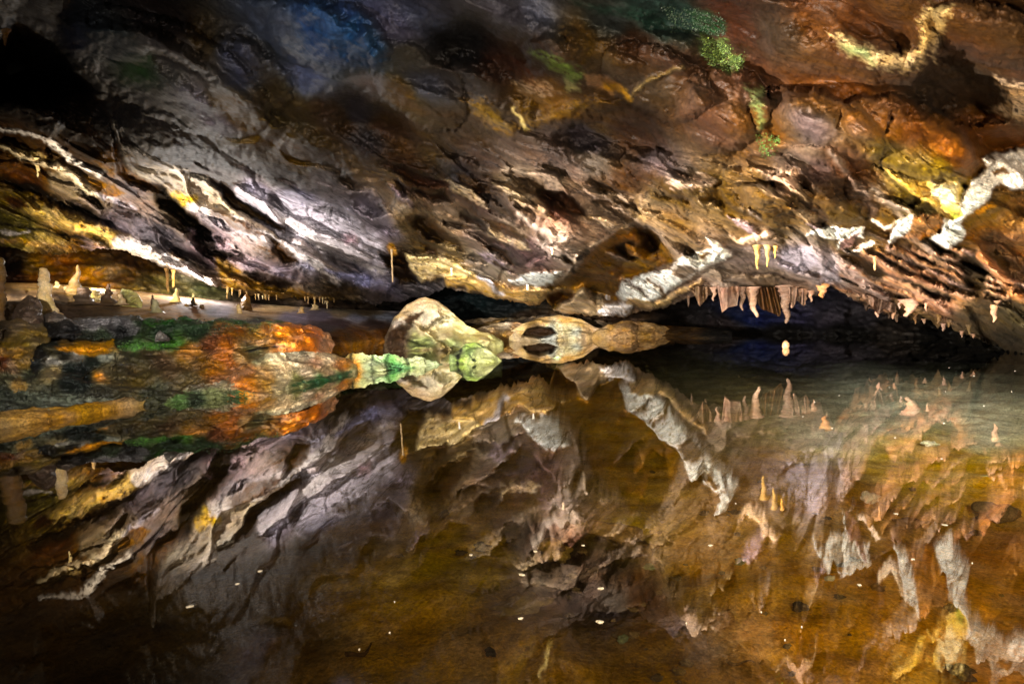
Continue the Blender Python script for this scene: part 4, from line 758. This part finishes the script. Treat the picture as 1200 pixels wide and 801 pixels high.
for i, a in enumerate([
  ((55,370),(50,313),17,12.2,(225,190,140),.36,.55,'tall pale knobbly stalagmite, the nearest and largest on the left'),
  ((88,351),(89,310),24,17.5,(140,112,78),.10,1.5,'bright cream stalagmite with broad base and sharp pointed tip'),
  ((66,340),(66,329),7,18.6,(220,185,135),.3,.8,'small stub of stalagmite left of the sharp cream one'),
  ((77,343),(77,335),6,18.2,(215,185,140),.4,.8,'tiny rounded stalagmite at the foot of the sharp cream one'),
  ((98,357),(98,336),19,14.8,(95,76,62),.45,.5,'stout brown-grey stalagmite in front of the sharp cream one'),
  ((128,358),(126,332),19,15.2,(88,66,50),.16,1.6,'dark slender stalagmite with flared foot before the dark hollow'),
  ((143,357),(142,344),9,14.6,(190,160,120),.3,.6,'short tan cone in front of the yellow-green boulder'),
  ((184,368),(181,350),11,14.2,(150,140,105),.35,.7,'grey-green stub leaning beside the sand ridge'),
  ((179,364),(179,345),5,15.2,(100,75,55),.3,.7,'thin dark stalagmite behind the grey-green stub'),
  ((206,354),(207,337),8,18.5,(215,185,125),.25,.8,'thin cream stalagmite below the pair of hanging straws'),
  ((227,358),(226,343),5,18.2,(200,180,130),.3,.8,'slim pale stalagmite just behind a black stump'),
  ((226,358),(226,348),5,17.5,(40,32,24),.3,.8,'short black stump in front of a slim pale stalagmite'),
  ((281,370),(280,356),6,17.6,(220,185,130),.55,.4,'thin pale post-like stalagmite in front of the ochre lump'),
  ((353,367),(353,359),6,19.0,(190,150,100),.5,.5,'little tan knob on the pale sand right of the ochre lump'),
  ((369,363),(369,356),8,21.0,(185,155,115),.4,.5,'low rounded cone on the far sand near the ceiling straws')]):
    spike('stalagmite', a[7], 'stalagmite', a[0], a[1], a[2], a[3], a[4], a[5], seed=i + 3, group=SG, power=a[6], n=20, lumps=.15, foot=1.9)
spike('column', 'brown dripstone column cut off by the left picture edge', 'column', (-8,385), (-5,300), 22, 11, (110,80,50), .7, seed=40, power=.4, n=20)

SR = 'stalactites of the fringe over the dark water'
def stal(base, tip, w, D, col, label, tipw=.2, power=.9, seed=1, group=SR, name='stalactite', lumps=.2):
    D = D_at(base[0], min(base[1], float(yb(base[0])) - 1)) - .02   # rooted in the rock above
    return spike(name, label, 'stalactite', base, tip, w, D, col, tipw, seed=seed, group=group, power=power, n=14, lumps=lumps, foot=1.5)
PK = (122,94,80)
for i, a in enumerate([
  ((837,336),(836,353),7,12.6,(160,125,108),'short blunt stalactite between the folded curtain and the broad one'),
  ((869,336),(870,364),9,12.7,PK,'narrow stalactite hugging the broad curtain\'s right edge'),
  ((880,336),(887,372),14,12.8,(180,140,118),'slanting pale stalactite at the left of the dark curtain'),
  ((921,334),(921,379),16,12.8,PK,'longest stalactite of the fringe, directly above the round pebble'),
  ((931,336),(928,361),9,12.8,(190,145,125),'pink stalactite close beside the longest one'),
  ((940,338),(942,358),12,12.8,(175,130,108),'thick pink stalactite right of the longest pair'),
  ((951,340),(950,354),7,12.8,(165,125,105),'short stalactite beside the bulbous pink knob'),
  ((964,332),(964,349),14,12.4,(190,130,95),'bulbous pink-orange knob at the right end of the curtains'),
  ((1029,356),(1029,372),9,11.0,(195,150,130),'pale tooth at the lower end of the slanting pink bed'),
  ((1047,358),(1047,374),7,10.8,(175,130,110),'slim pink tooth next to the pale one'),
  ((1054,350),(1054,362),5,10.5,(190,150,135),'small white tooth above the chunky pink lump'),
  ((1066,350),(1064,371),19,10.6,(185,140,120),'chunky pink lump of dripstone under the right ledge'),
  ((1085,354),(1085,365),4,10.2,(185,140,118),'small straight peg right of the chunky pink lump'),
  ((1166,352),(1164,378),9,8.5,(150,112,94),'long pale drip hanging low near the right edge'),
  ((1100,368),(1100,381),6,9.6,(80,56,34),'short brown tooth on the dark underside at right'),
  ((1112,374),(1112,384),5,9.4,(75,52,30),'blunt brown tooth further along the dark underside'),
  ((1073,366),(1073,380),6,10.2,(78,54,32),'brown tooth on the dark underside below the chunky lump'),
  ((1135,380),(1136,392),5,9.0,(70,52,34),'grey-brown tooth just above the water at right'),
  ((888,287),(888,316),8,8.5,(190,150,100),'bright gold stalactite, left of the lit pair'),
  ((899,287),(899,313),6.5,8.5,(185,145,98),'bright gold stalactite, right of the lit pair'),
  ((909,288),(908,303),4,8.5,(205,150,100),'small gold spike right of the lit pair'),
  ((1025,300),(1025,317),3,7.7,(165,120,90),'slender straw hanging from the brown bed at right'),
  ((44,186),(44,208),6,19.0,(235,205,150),'lone cream stalactite on the far upper left ledge'),
  ((6,34),(6,54),7,9.5,(120,78,38),'dim brown stalactite in the dark top left corner'),
  ((459,292),(460,331),2.2,18.6,(205,170,130),'single long straw right of the pale ridge'),
  ((195,314),(197,343),3.4,20.5,(130,95,58),'left one of two straws above the sand'),
  ((203,316),(203,337),3.4,20.5,(140,105,62),'right one of two straws above the sand'),
  ((647,290),(647,299),3.2,10.6,(225,190,165),'tiny peach drip on the ceiling left of the hollow'),
  ((618,333),(618,340),2.4,12.6,(235,220,205),'tiny white drip under the white patch left of the hollow'),
  ((529,314),(529,323),2.2,15.5,(230,220,205),'tiny white drip above the gold boss')]):
    thin = a[2] < 3.6
    stal(a[0], a[1], a[2], a[3], a[4], a[5], seed=60 + i, tipw=.7 if thin else .2, power=.7 if thin else .95, name='stalactite', lumps=.08 if thin else .25,
         group=SR if i < 18 else None)
rf = random.Random(19)
for k in range(17):
    x = rf.choice([rf.uniform(806, 972), rf.uniform(972, 1150), rf.uniform(1010, 1150)]); y = float(yb(x)) - rf.uniform(1, 5); l = rf.uniform(5, 15) * (1 if x < 970 else .75)
    stal((x, y), (x + rf.uniform(-1, 1), y + l), rf.uniform(2.5, 7), 11, rf.choice([(100,76,62), (80,60,48), (116,90,76), (62,46,36)]),
         'small dripstone tooth among the ragged minor ones along the fringe', .25, seed=500 + k, group='minor teeth of the fringe')
rs = random.Random(5)
for i in range(26):   # row of tiny straws where ceiling meets the sand
    x = rs.gauss(*[(272, 5), (292, 9), (312, 5), (366, 10), (383, 4)][i % 5])
    y = np.interp(x, YB[:, 0], YB[:, 1]); l = rs.choice([2, 3, 3.5, 5, 6, 10]) * rs.uniform(.8, 1.2)
    stal((x, y - 3), (x + rs.uniform(-.3, .3), y + l), rs.uniform(1.4, 2.4), 21 + rs.uniform(0, 2), rs.choice([(150,115,75),(120,90,55),(170,145,110)]),
         'tiny pale straw in the dense row under the low ceiling edge above the far sand', .5, seed=120 + i, group='tiny straws above the far sand')

def curtain(label, top, bot, D, col, seed=1, folds=3, depth=0.12, dark=1.0):
    """hanging drapery: top and bottom outlines in picture points, rippled in depth, closed behind"""
    n, m = 60, 26; D = float(np.mean([D_at(a, min(b_, float(yb(a)) - 1)) for a, b_ in top])) + .02
    t = np.linspace(0, 1, n); top = np.asarray(top, float); bot = np.asarray(bot, float)
    def along(P):
        d = np.r_[0, np.cumsum(np.hypot(*np.diff(P, axis=0).T))]; return np.c_[np.interp(t * d[-1], d, P[:, 0]), np.interp(t * d[-1], d, P[:, 1])]
    Tp, Bt = along(top), along(bot)
    s = np.linspace(0, 1, m)[:, None]
    u = Tp[None, :, 0] * (1 - s) + Bt[None, :, 0] * s; v = Tp[None, :, 1] * (1 - s) + Bt[None, :, 1] * s
    rip = np.sin(t * folds * 2 * math.pi + seed + .8 * np.sin(t * 7 + seed))[None] * depth + depth * .8 * fbm(t[None] * 5 + 0 * s, s * 2 + 0 * t[None], 3, seed)
    edge = (np.minimum(t, 1 - t)[None] * 5).clip(0, 1) ** .5
    front = D - .05 - rip * edge - .1 * edge; back = D + .12 - rip * .6 * edge
    u = u.ravel(); v = v.ravel()
    V_ = np.concatenate([pts_at(u, v, front.ravel()), pts_at(u, v, back.ravel())])
    g = (1 + .3 * np.sin(t * folds * 12.0 + seed))[None] * (1 + .35 * fbm(u / 5, v / 12, 3, seed).reshape(m, n))
    c = (lin(col)[None, :] * g.reshape(-1, 1) * dark)
    q1 = grid_quads(m, n); off = m * n
    rim = np.concatenate([np.arange(n), np.arange(1, m) * n + n - 1, np.arange(n - 2, -1, -1) + (m - 1) * n, np.arange(m - 2, 0, -1) * n])
    r2 = np.roll(rim, -1)
    side = np.stack([rim, r2, r2 + off, rim + off], 1)
    o = link('drapery', V_, np.concatenate([q1[:, ::-1], q1 + off, side]), mat=CALC, colr=np.concatenate([c, c]), origin=V_[0])
    tag(o, label, 'drapery', 'curtains of dripstone in the fringe')
curtain('folded pointed drapery, leftmost of the fringe', G((805,334),(833,336)), G((807,338),(814,346),(820,359),(827,351),(832,343)), 12.4, (112,84,66), 2, 2, .12)
curtain('broad flat pink drapery with a slanted lower edge', G((840,334),(866,335)), G((842,345),(846,366),(854,360),(864,358),(866,345)), 12.6, (126,96,82), 3, 1.5, .06)
curtain('recessed dark brown drapery behind the longest stalactite', G((882,336),(918,336)), G((886,352),(892,362),(904,366),(914,371),(918,350)), 13.4, (66,40,22), 5, 5, .1)
curtain('pink notched drapery between the dark one and the bulbous knob', G((924,336),(948,338)), G((925,352),(929,361),(934,352),(941,358),(946,350)), 13.1, (106,82,70), 7, 3, .08)
curtain('small ragged drapery hanging from the right pink bed', G((1012,344),(1050,356)), G((1014,350),(1024,362),(1029,369),(1036,362),(1048,366)), 11.2, (112,86,74), 9, 3, .08)

# ================================================================== MOSS
gm = bpy.data.materials.new('moss_green'); gm.use_nodes = True
b = gm.node_tree.nodes['Principled BSDF']; a_ = gm.node_tree.nodes.new('ShaderNodeAttribute'); a_.attribute_name = 'stain_light'
gm.node_tree.links.new(a_.outputs['Color'], b.inputs['Base Color']); b.inputs['Roughness'].default_value = .8
def moss(label, poly, Dfun, cols, count, size, seed, parent=None, name='moss_patch'):
    r = np.random.RandomState(seed); P = np.asarray(poly, float); pts = []
    while len(pts) < count:
        x = r.uniform(P[:, 0].min(), P[:, 0].max(), 400); y = r.uniform(P[:, 1].min(), P[:, 1].max(), 400)
        ok = poly_sd(x, y, P) + 10 * fbm(x / 9, y / 9, 3, seed) + 7 * r.rand(400) < 5
        pts += list(zip(x[ok], y[ok]))
    pts = np.asarray(pts[:count]); D = Dfun(pts[:, 0], pts[:, 1])
    C0 = pts_at(pts[:, 0], pts[:, 1], D - .01)
    Vs = []; Cs = []
    for k in range(count):
        s = size * D[k] / F * r.uniform(.5, 1.4); d = r.normal(size=3); d /= np.linalg.norm(d); e = np.cross(d, r.normal(size=3)); e /= np.linalg.norm(e)
        Vs += [C0[k] - d * s * .4, C0[k] + e * s, C0[k] + d * s * .5 + np.array([0, -.5 * s, 0])]
        Cs += [lin(cols[r.randint(len(cols))]) * r.uniform(.5, 1.3)] * 3
    o = link(name, Vs, tris=np.arange(count * 3).reshape(-1, 3), mat=gm, colr=np.asarray(Cs), origin=C0.mean(0), smooth=False, parent=parent)
    return tag(o, label, None if parent is not None else 'moss', kind='stuff')
def cD(u, v):
    r, *_ = ceiling_relief(np.asarray(u), np.asarray(v)); return ceil_D(u, v) * (1 + r)
moss('yellow-green moss tuft on the brown rock at upper right', G((822,45),(850,48),(856,60),(873,68),(868,84),(840,75),(824,65)), cD, [(58,78,16),(44,66,14),(84,100,34),(30,50,12)], 1100, 1.4, 3)
moss('dark green moss along the top edge of the ceiling', G((770,8),(800,12),(830,15),(850,30),(845,42),(825,40),(790,34)), cD, [(16,34,10),(22,44,14),(12,24,10)], 900, 1.4, 5)
moss('bright green moss sprig at the lower end of the green streak', G((885,160),(898,156),(915,164),(905,176),(897,186),(892,172)), cD, [(40,86,14),(34,74,12),(66,96,20)], 420, 1.2, 6)

def bank_face(u, v): return bank_D(u, v) - bank_relief(np.asarray(u), np.asarray(v)) - .1
moss('bright green moss growing on the boulder\'s step', G((138,405),(160,402),(199,399),(211,404),(190,409),(160,411)), bank_face, [(44,78,18),(56,92,24),(28,52,14)], 900, 1.2, 8, parent=rocks['orange'], name='moss')
moss('dark moss along the boulder\'s top', G((165,378),(215,373),(262,376),(300,378),(330,381),(300,386),(230,392),(180,392)), bank_face, [(26,44,14),(34,56,18),(16,30,10)], 1000, 1.3, 9, parent=rocks['orange'], name='moss')
# ================================================================== SUNKEN STONES, TWIGS, FLAKES
def pebble(name, label, u, v, w, h, z, col, seed, cat='stone', group=None, mat=BED, flat=.5):
    p = on_z(u, v, z); d = p[1]; rx = w / F * d / 2; rz = rx * flat; ry = rx * .7
    n, m = 22, 14; Vs = []
    r = np.random.RandomState(seed)
    th = np.linspace(0, math.pi, m)[:, None]; ph = (np.arange(n) * 2 * math.pi / n)[None]
    x = np.sin(th) * np.cos(ph); y = np.sin(th) * np.sin(ph); z_ = np.cos(th) + 0 * ph
    k = 1 + .75 * fbm(x * 1.1 + seed, y * 1.1 + z_, 4, seed)
    a = r.uniform(-.5, .5)
    X_ = x * k * rx; Y_ = y * k * ry
    V_ = np.stack([p[0] + X_ * math.cos(a) - Y_ * math.sin(a), p[1] + X_ * math.sin(a) + Y_ * math.cos(a), p[2] + z_ * k * rz], -1).reshape(-1, 3)
    q = []
    for i in range(m - 1):
        j = np.arange(n); q.append(np.stack([i * n + j, (i + 1) * n + j, (i + 1) * n + (j + 1) % n, i * n + (j + 1) % n], 1))
    c = np.tile(lin(col) * 5 + .006, (len(V_), 1)) * (1 + .4 * fbm(V_[:, 0] * 20, V_[:, 1] * 20 + V_[:, 2] * 9, 3, seed))[:, None]
    o = link(name, V_, np.concatenate(q), mat=mat, colr=c, origin=p)
    return tag(o, label, cat, group)
SUNK = [
 (612,708,68,-.36,(44,34,12),'long dark flat stone lying on the lake bed in front of the middle hollow',.28),
 (575,764,14,-.33,(12,9,5),'small black stone near the bottom edge of the lake bed',.6),
 (938,711,18,-.36,(18,12,7),'black angled stone on the orange bed right of centre',.5),
 (972,677,14,-.36,(80,75,60),'grey oval pebble on the orange silt',.5),
 (868,657,16,-.36,(40,48,36),'greenish pebble sunk in brown silt left of the grey oval one',.45),
 (730,748,16,-.36,(34,38,24),'dull green pebble beside the dark hollow',.5),
 (760,664,14,-.36,(40,44,26),'dark green pebble above the dark hollow',.45),
 (1020,583,22,-.30,(130,105,90),'pinkish stone lump lying on the bed among reflections',.6),
 (1065,612,30,-.36,(60,42,18),'flat brown stone on the bed below the pinkish lump',.3),
 (1165,600,50,-.38,(48,34,16),'broad dark stone half buried at the far right of the bed',.35),
 (1125,785,34,-.33,(20,14,8),'dark stone at the bottom right corner of the bed',.35),
 (1030,690,20,-.36,(50,34,14),'brown cobble near the lit reflection at right',.5),
 (1090,520,16,-.42,(120,130,95),'pale green pebble on the light part of the bed',.4),
 (1155,560,14,-.40,(110,120,85),'sage pebble at the edge of the pale bed',.4),
 (565,640,22,-.34,(30,24,10),'dark flat pebble left of the middle hollow',.4),
 (650,645,40,-.40,(60,46,18),'brown cobble at the left rim of the middle hollow',.5),
 (720,622,60,-.34,(62,46,20),'long low brown rock above the middle hollow',.3),
 (745,640,46,-.40,(40,30,14),'dark low rock at the right rim of the middle hollow',.35)]
for i, a in enumerate(SUNK):
    pebble('sunken_stone', a[5], a[0], a[1], a[2], 0, a[3], a[4], 200 + i, 'sunken stone', 'stones on the lake bed', flat=a[6])
rp = random.Random(404)
for k in range(70):
    u_, v_ = rp.uniform(380, 1190), rp.uniform(545, 795); 
    if rp.random() < .5: u_, v_ = rp.gauss(720, 80), rp.gauss(680, 45)
    g_ = rp.uniform(.7, 1.2)
    pebble('bed_pebble', 'small brown pebble among many scattered over the lake bed', u_, min(v_, 798), rp.uniform(4, 15), 0, -.37, (34 * g_, 25 * g_, 11 * g_), 700 + k, 'pebble', 'small pebbles scattered on the lake bed', flat=rp.uniform(.35, .6))
def twig(label, A, B, rad, seed, z=-.33):
    a = on_z(A[0], A[1], z); b2 = on_z(B[0], B[1], z - .005); n, m = 6, 14; Vs = []
    d = b2 - a; side = np.array([-d[1], d[0], 0]); side /= np.linalg.norm(side)
    for k in range(m):
        t = k / (m - 1); c = a + d * t + side * .06 * np.linalg.norm(d) * math.sin(t * 5 + seed); c[2] += .02 * math.sin(t * 4 + seed)
        for j in range(n):
            g = j * 2 * math.pi / n; Vs.append(c + side * math.cos(g) * rad * (1 - .6 * t) + np.array([0, 0, 1]) * math.sin(g) * rad * (1 - .6 * t))
    q = []
    for i in range(m - 1):
        j = np.arange(n); q.append(np.stack([i * n + j, i * n + (j + 1) % n, (i + 1) * n + (j + 1) % n, (i + 1) * n + j], 1))
    V_ = np.asarray(Vs); o = link('sunken_twig', V_, np.concatenate(q), mat=BED, colr=np.tile(lin((60,40,18)), (len(V_), 1)), origin=a)
    tag(o, label, 'twig', 'twigs on the lake bed')
twig('dark slanting twig near the bottom edge of the bed', (408,772), (436,752), .012, 2)
twig('thin dark twig beside the bottom centre of the orange bed', (852,768), (884,782), .007, 4)

fm = bpy.data.materials.new('calcite_flake'); fm.use_nodes = True
fb = fm.node_tree.nodes['Principled BSDF']; fb.inputs['Roughness'].default_value = .6
fn = fm.node_tree.nodes.new('ShaderNodeTexNoise'); fn.inputs['Scale'].default_value = 60
fr_ = fm.node_tree.nodes.new('ShaderNodeValToRGB'); fr_.color_ramp.elements[0].color = (.05, .04, .025, 1); fr_.color_ramp.elements[1].color = (.15, .125, .085, 1)
fm.node_tree.links.new(fn.outputs[0], fr_.inputs[0]); fm.node_tree.links.new(fr_.outputs[0], fb.inputs['Base Color'])
def flake(label, u, v, w, seed, group):
    p = on_z(u, v, .006); r = np.random.RandomState(seed); rad = w / F * p[1] / 2; n = 11
    a = np.arange(n) * 2 * math.pi / n; k = r.uniform(.65, 1.2, n); asp = r.uniform(.45, .8); ro = r.uniform(-.5, .5)
    x = np.cos(a) * k * rad; y = np.sin(a) * k * rad * asp
    x, y = x * math.cos(ro) - y * math.sin(ro), x * math.sin(ro) + y * math.cos(ro)
    top = np.stack([p[0] + x, p[1] + y, p[2] - .004 + .001 * r.rand(n)], 1); bot = np.stack([p[0] + x * .92, p[1] + y * .92, np.full(n, p[2] - .010)], 1)
    V_ = np.concatenate([top, bot, [[p[0], p[1], p[2] - .002]], [[p[0], p[1], p[2] - .010]]])
    j = (np.arange(n) + 1) % n; i = np.arange(n)
    q = np.stack([i, i + n, j + n, j], 1); t = np.concatenate([np.stack([i, j, np.full(n, 2 * n)], 1), np.stack([j + n, i + n, np.full(n, 2 * n + 1)], 1)])
    o = link('calcite_flake', V_, q, t, mat=fm, origin=p, smooth=False)
    tag(o, label, 'floating flake', group)
FG = 'pale flakes floating on the lake'
for i, a in enumerate([(223,708,9,'largest pale flake floating on the dark lower left water'),(305,667,6,'small flake above and right of the largest lower left flake'),(278,682,5,'small flake between the largest flake and its upper neighbour'),
  (611,671,9,'pale flake floating over the middle hollow'),(610,722,7,'pale flake floating just in front of the long dark stone'),(703,726,9,'pale flake floating right of the long dark stone'),(704,687,7,'flake floating above the dark hollow\'s right slope'),
  (552,648,5,'small flake floating left of the middle hollow'),(683,637,4,'tiny flake floating over the low brown rock'),(627,644,5,'small flake at the upper rim of the middle hollow'),(832,637,6,'flake floating over open brown water right of the hollow'),(1007,683,5,'flake floating left of the lit right reflection'),
  (1050,600,6,'flake floating over brown water above the flat brown stone'),(1070,653,5,'flake floating right of the pinkish lump'),(1107,613,6,'flake floating on the far right brown water')]):
    flake(a[3], a[0], a[1], a[2], 300 + i, FG)
for i in range(26):
    rr = random.Random(900 + i)
    u, v = (rr.uniform(930, 1190), rr.uniform(425, 520)) if i % 2 else (rr.uniform(420, 1150), rr.uniform(470, 760))
    flake('tiny pale speck drifting on the open lake surface', u, v, rr.uniform(1.3, 2.2), 400 + i, 'tiny pale specks on the lake')

# ================================================================== LIGHTS (cave show lighting with no visible fixtures, plus added fills)
def aim(o, tgt):
    d = Vector(tgt) - o.location; o.rotation_euler = d.to_track_quat('-Z', 'Y').to_euler()
def spot(name, loc, tgt, power, col, cone=90, blend=.6, rad=.06):
    l = bpy.data.lights.new(name, 'SPOT'); l.energy = power; l.color = col; l.spot_size = math.radians(cone); l.spot_blend = blend; l.shadow_soft_size = rad
    o = bpy.data.objects.new(name, l); COL.objects.link(o); o.location = Vector(loc); aim(o, tgt); return o
def point(name, loc, power, col, rad=.08):
    l = bpy.data.lights.new(name, 'POINT'); l.energy = power; l.color = col; l.shadow_soft_size = rad
    o = bpy.data.objects.new(name, l); COL.objects.link(o); o.location = Vector(loc); return o
WARM = (1, .86, .68); NEUT = (1, .95, .9); COOL = (.9, .93, 1)
AMB = (1, .74, .5)
spot('cave_lamp', (-4.5, 1.5, .5), at(1100, 262, 5.0), 23000, (1, .93, .82), 36, .9)
spot('cave_lamp', (-5.5, 5.0, .35), at(740, 310, 9.5), 10000, NEUT, 58, .9)
spot('cave_lamp', (-6.5, 6.5, .5), at(1060, 350, 9.5), 8500, WARM, 36, .9)
spot('cave_lamp', at(-60, 372, 12), at(330, 265, 18), 8000, (1, .93, .88), 60, .9)
spot('cave_lamp', at(-80, 332, 13), at(110, 290, 18), 4500, WARM, 95, .9)
spot('cave_lamp', (1.0, -1.2, .5), at(620, 330, 10), 4800, WARM, 80, 1)  # unseen fill added for the middle of the ceiling
spot('cave_lamp', (-2.6, -.4, .45), at(960, 150, 4.5), 2300, (1, .74, .46), 66, .9)  # unseen warm fill added for the right ceiling
spot('cave_lamp', (-4.0, -1.0, .6), at(300, 110, 8), 2100, (.85, .88, 1), 64, 1)
spot('cave_lamp', (1.0, -.9, 2.2), (1.9, 4.2, -.4), 4200, (1, .96, .8), 84, 1)
spot('cave_lamp', (-1.4, -.9, 2.0), (-1.0, 3.6, -.4), 1100, WARM, 80, 1)
spot('cave_lamp', (1.8, -.9, 2.2), (4.7, 8.0, -.45), 44000, (.95, .97, 1), 30, .9)
spot('cave_lamp', (-5.6, 5.0, .95), at(600, 325, 19), 15000, NEUT, 26, .9)
spot('cave_lamp', (2.5, -.9, 2.2), (7.2, 11.0, -.5), 36000, (.95, .98, 1), 22, .9)
point('cave_lamp', at(222, 330, 20.8), 650, NEUT)
point('cave_lamp', at(118, 338, 20.5), 420, WARM)
spot('cave_lamp', (-.5, -1.0, 1.5), at(270, 425, 11), 10000, NEUT, 50, .9)
spot('cave_lamp', (-2.6, -1.0, 1.3), at(610, 392, 20), 34000, NEUT, 26, .9)

w = bpy.data.worlds.new('World'); sc.world = w; w.use_nodes = True
w.node_tree.nodes['Background'].inputs[0].default_value = (.9, .85, .8, 1); w.node_tree.nodes['Background'].inputs[1].default_value = .02
sc.view_settings.view_transform = 'Standard'; sc.view_settings.look = 'None'; sc.view_settings.exposure = 0
sc.render.engine = 'CYCLES'
sc.cycles.use_denoising = True; sc.cycles.denoiser = 'OPENIMAGEDENOISE'; sc.cycles.denoising_input_passes = 'RGB_ALBEDO_NORMAL'; sc.cycles.denoising_prefilter = 'ACCURATE'; sc.cycles.use_light_tree = True; sc.cycles.max_bounces = 6; sc.cycles.diffuse_bounces = 3; sc.cycles.transparent_max_bounces = 8; sc.cycles.sample_clamp_indirect = 4.0
sc.cycles.blur_glossy = 0.3
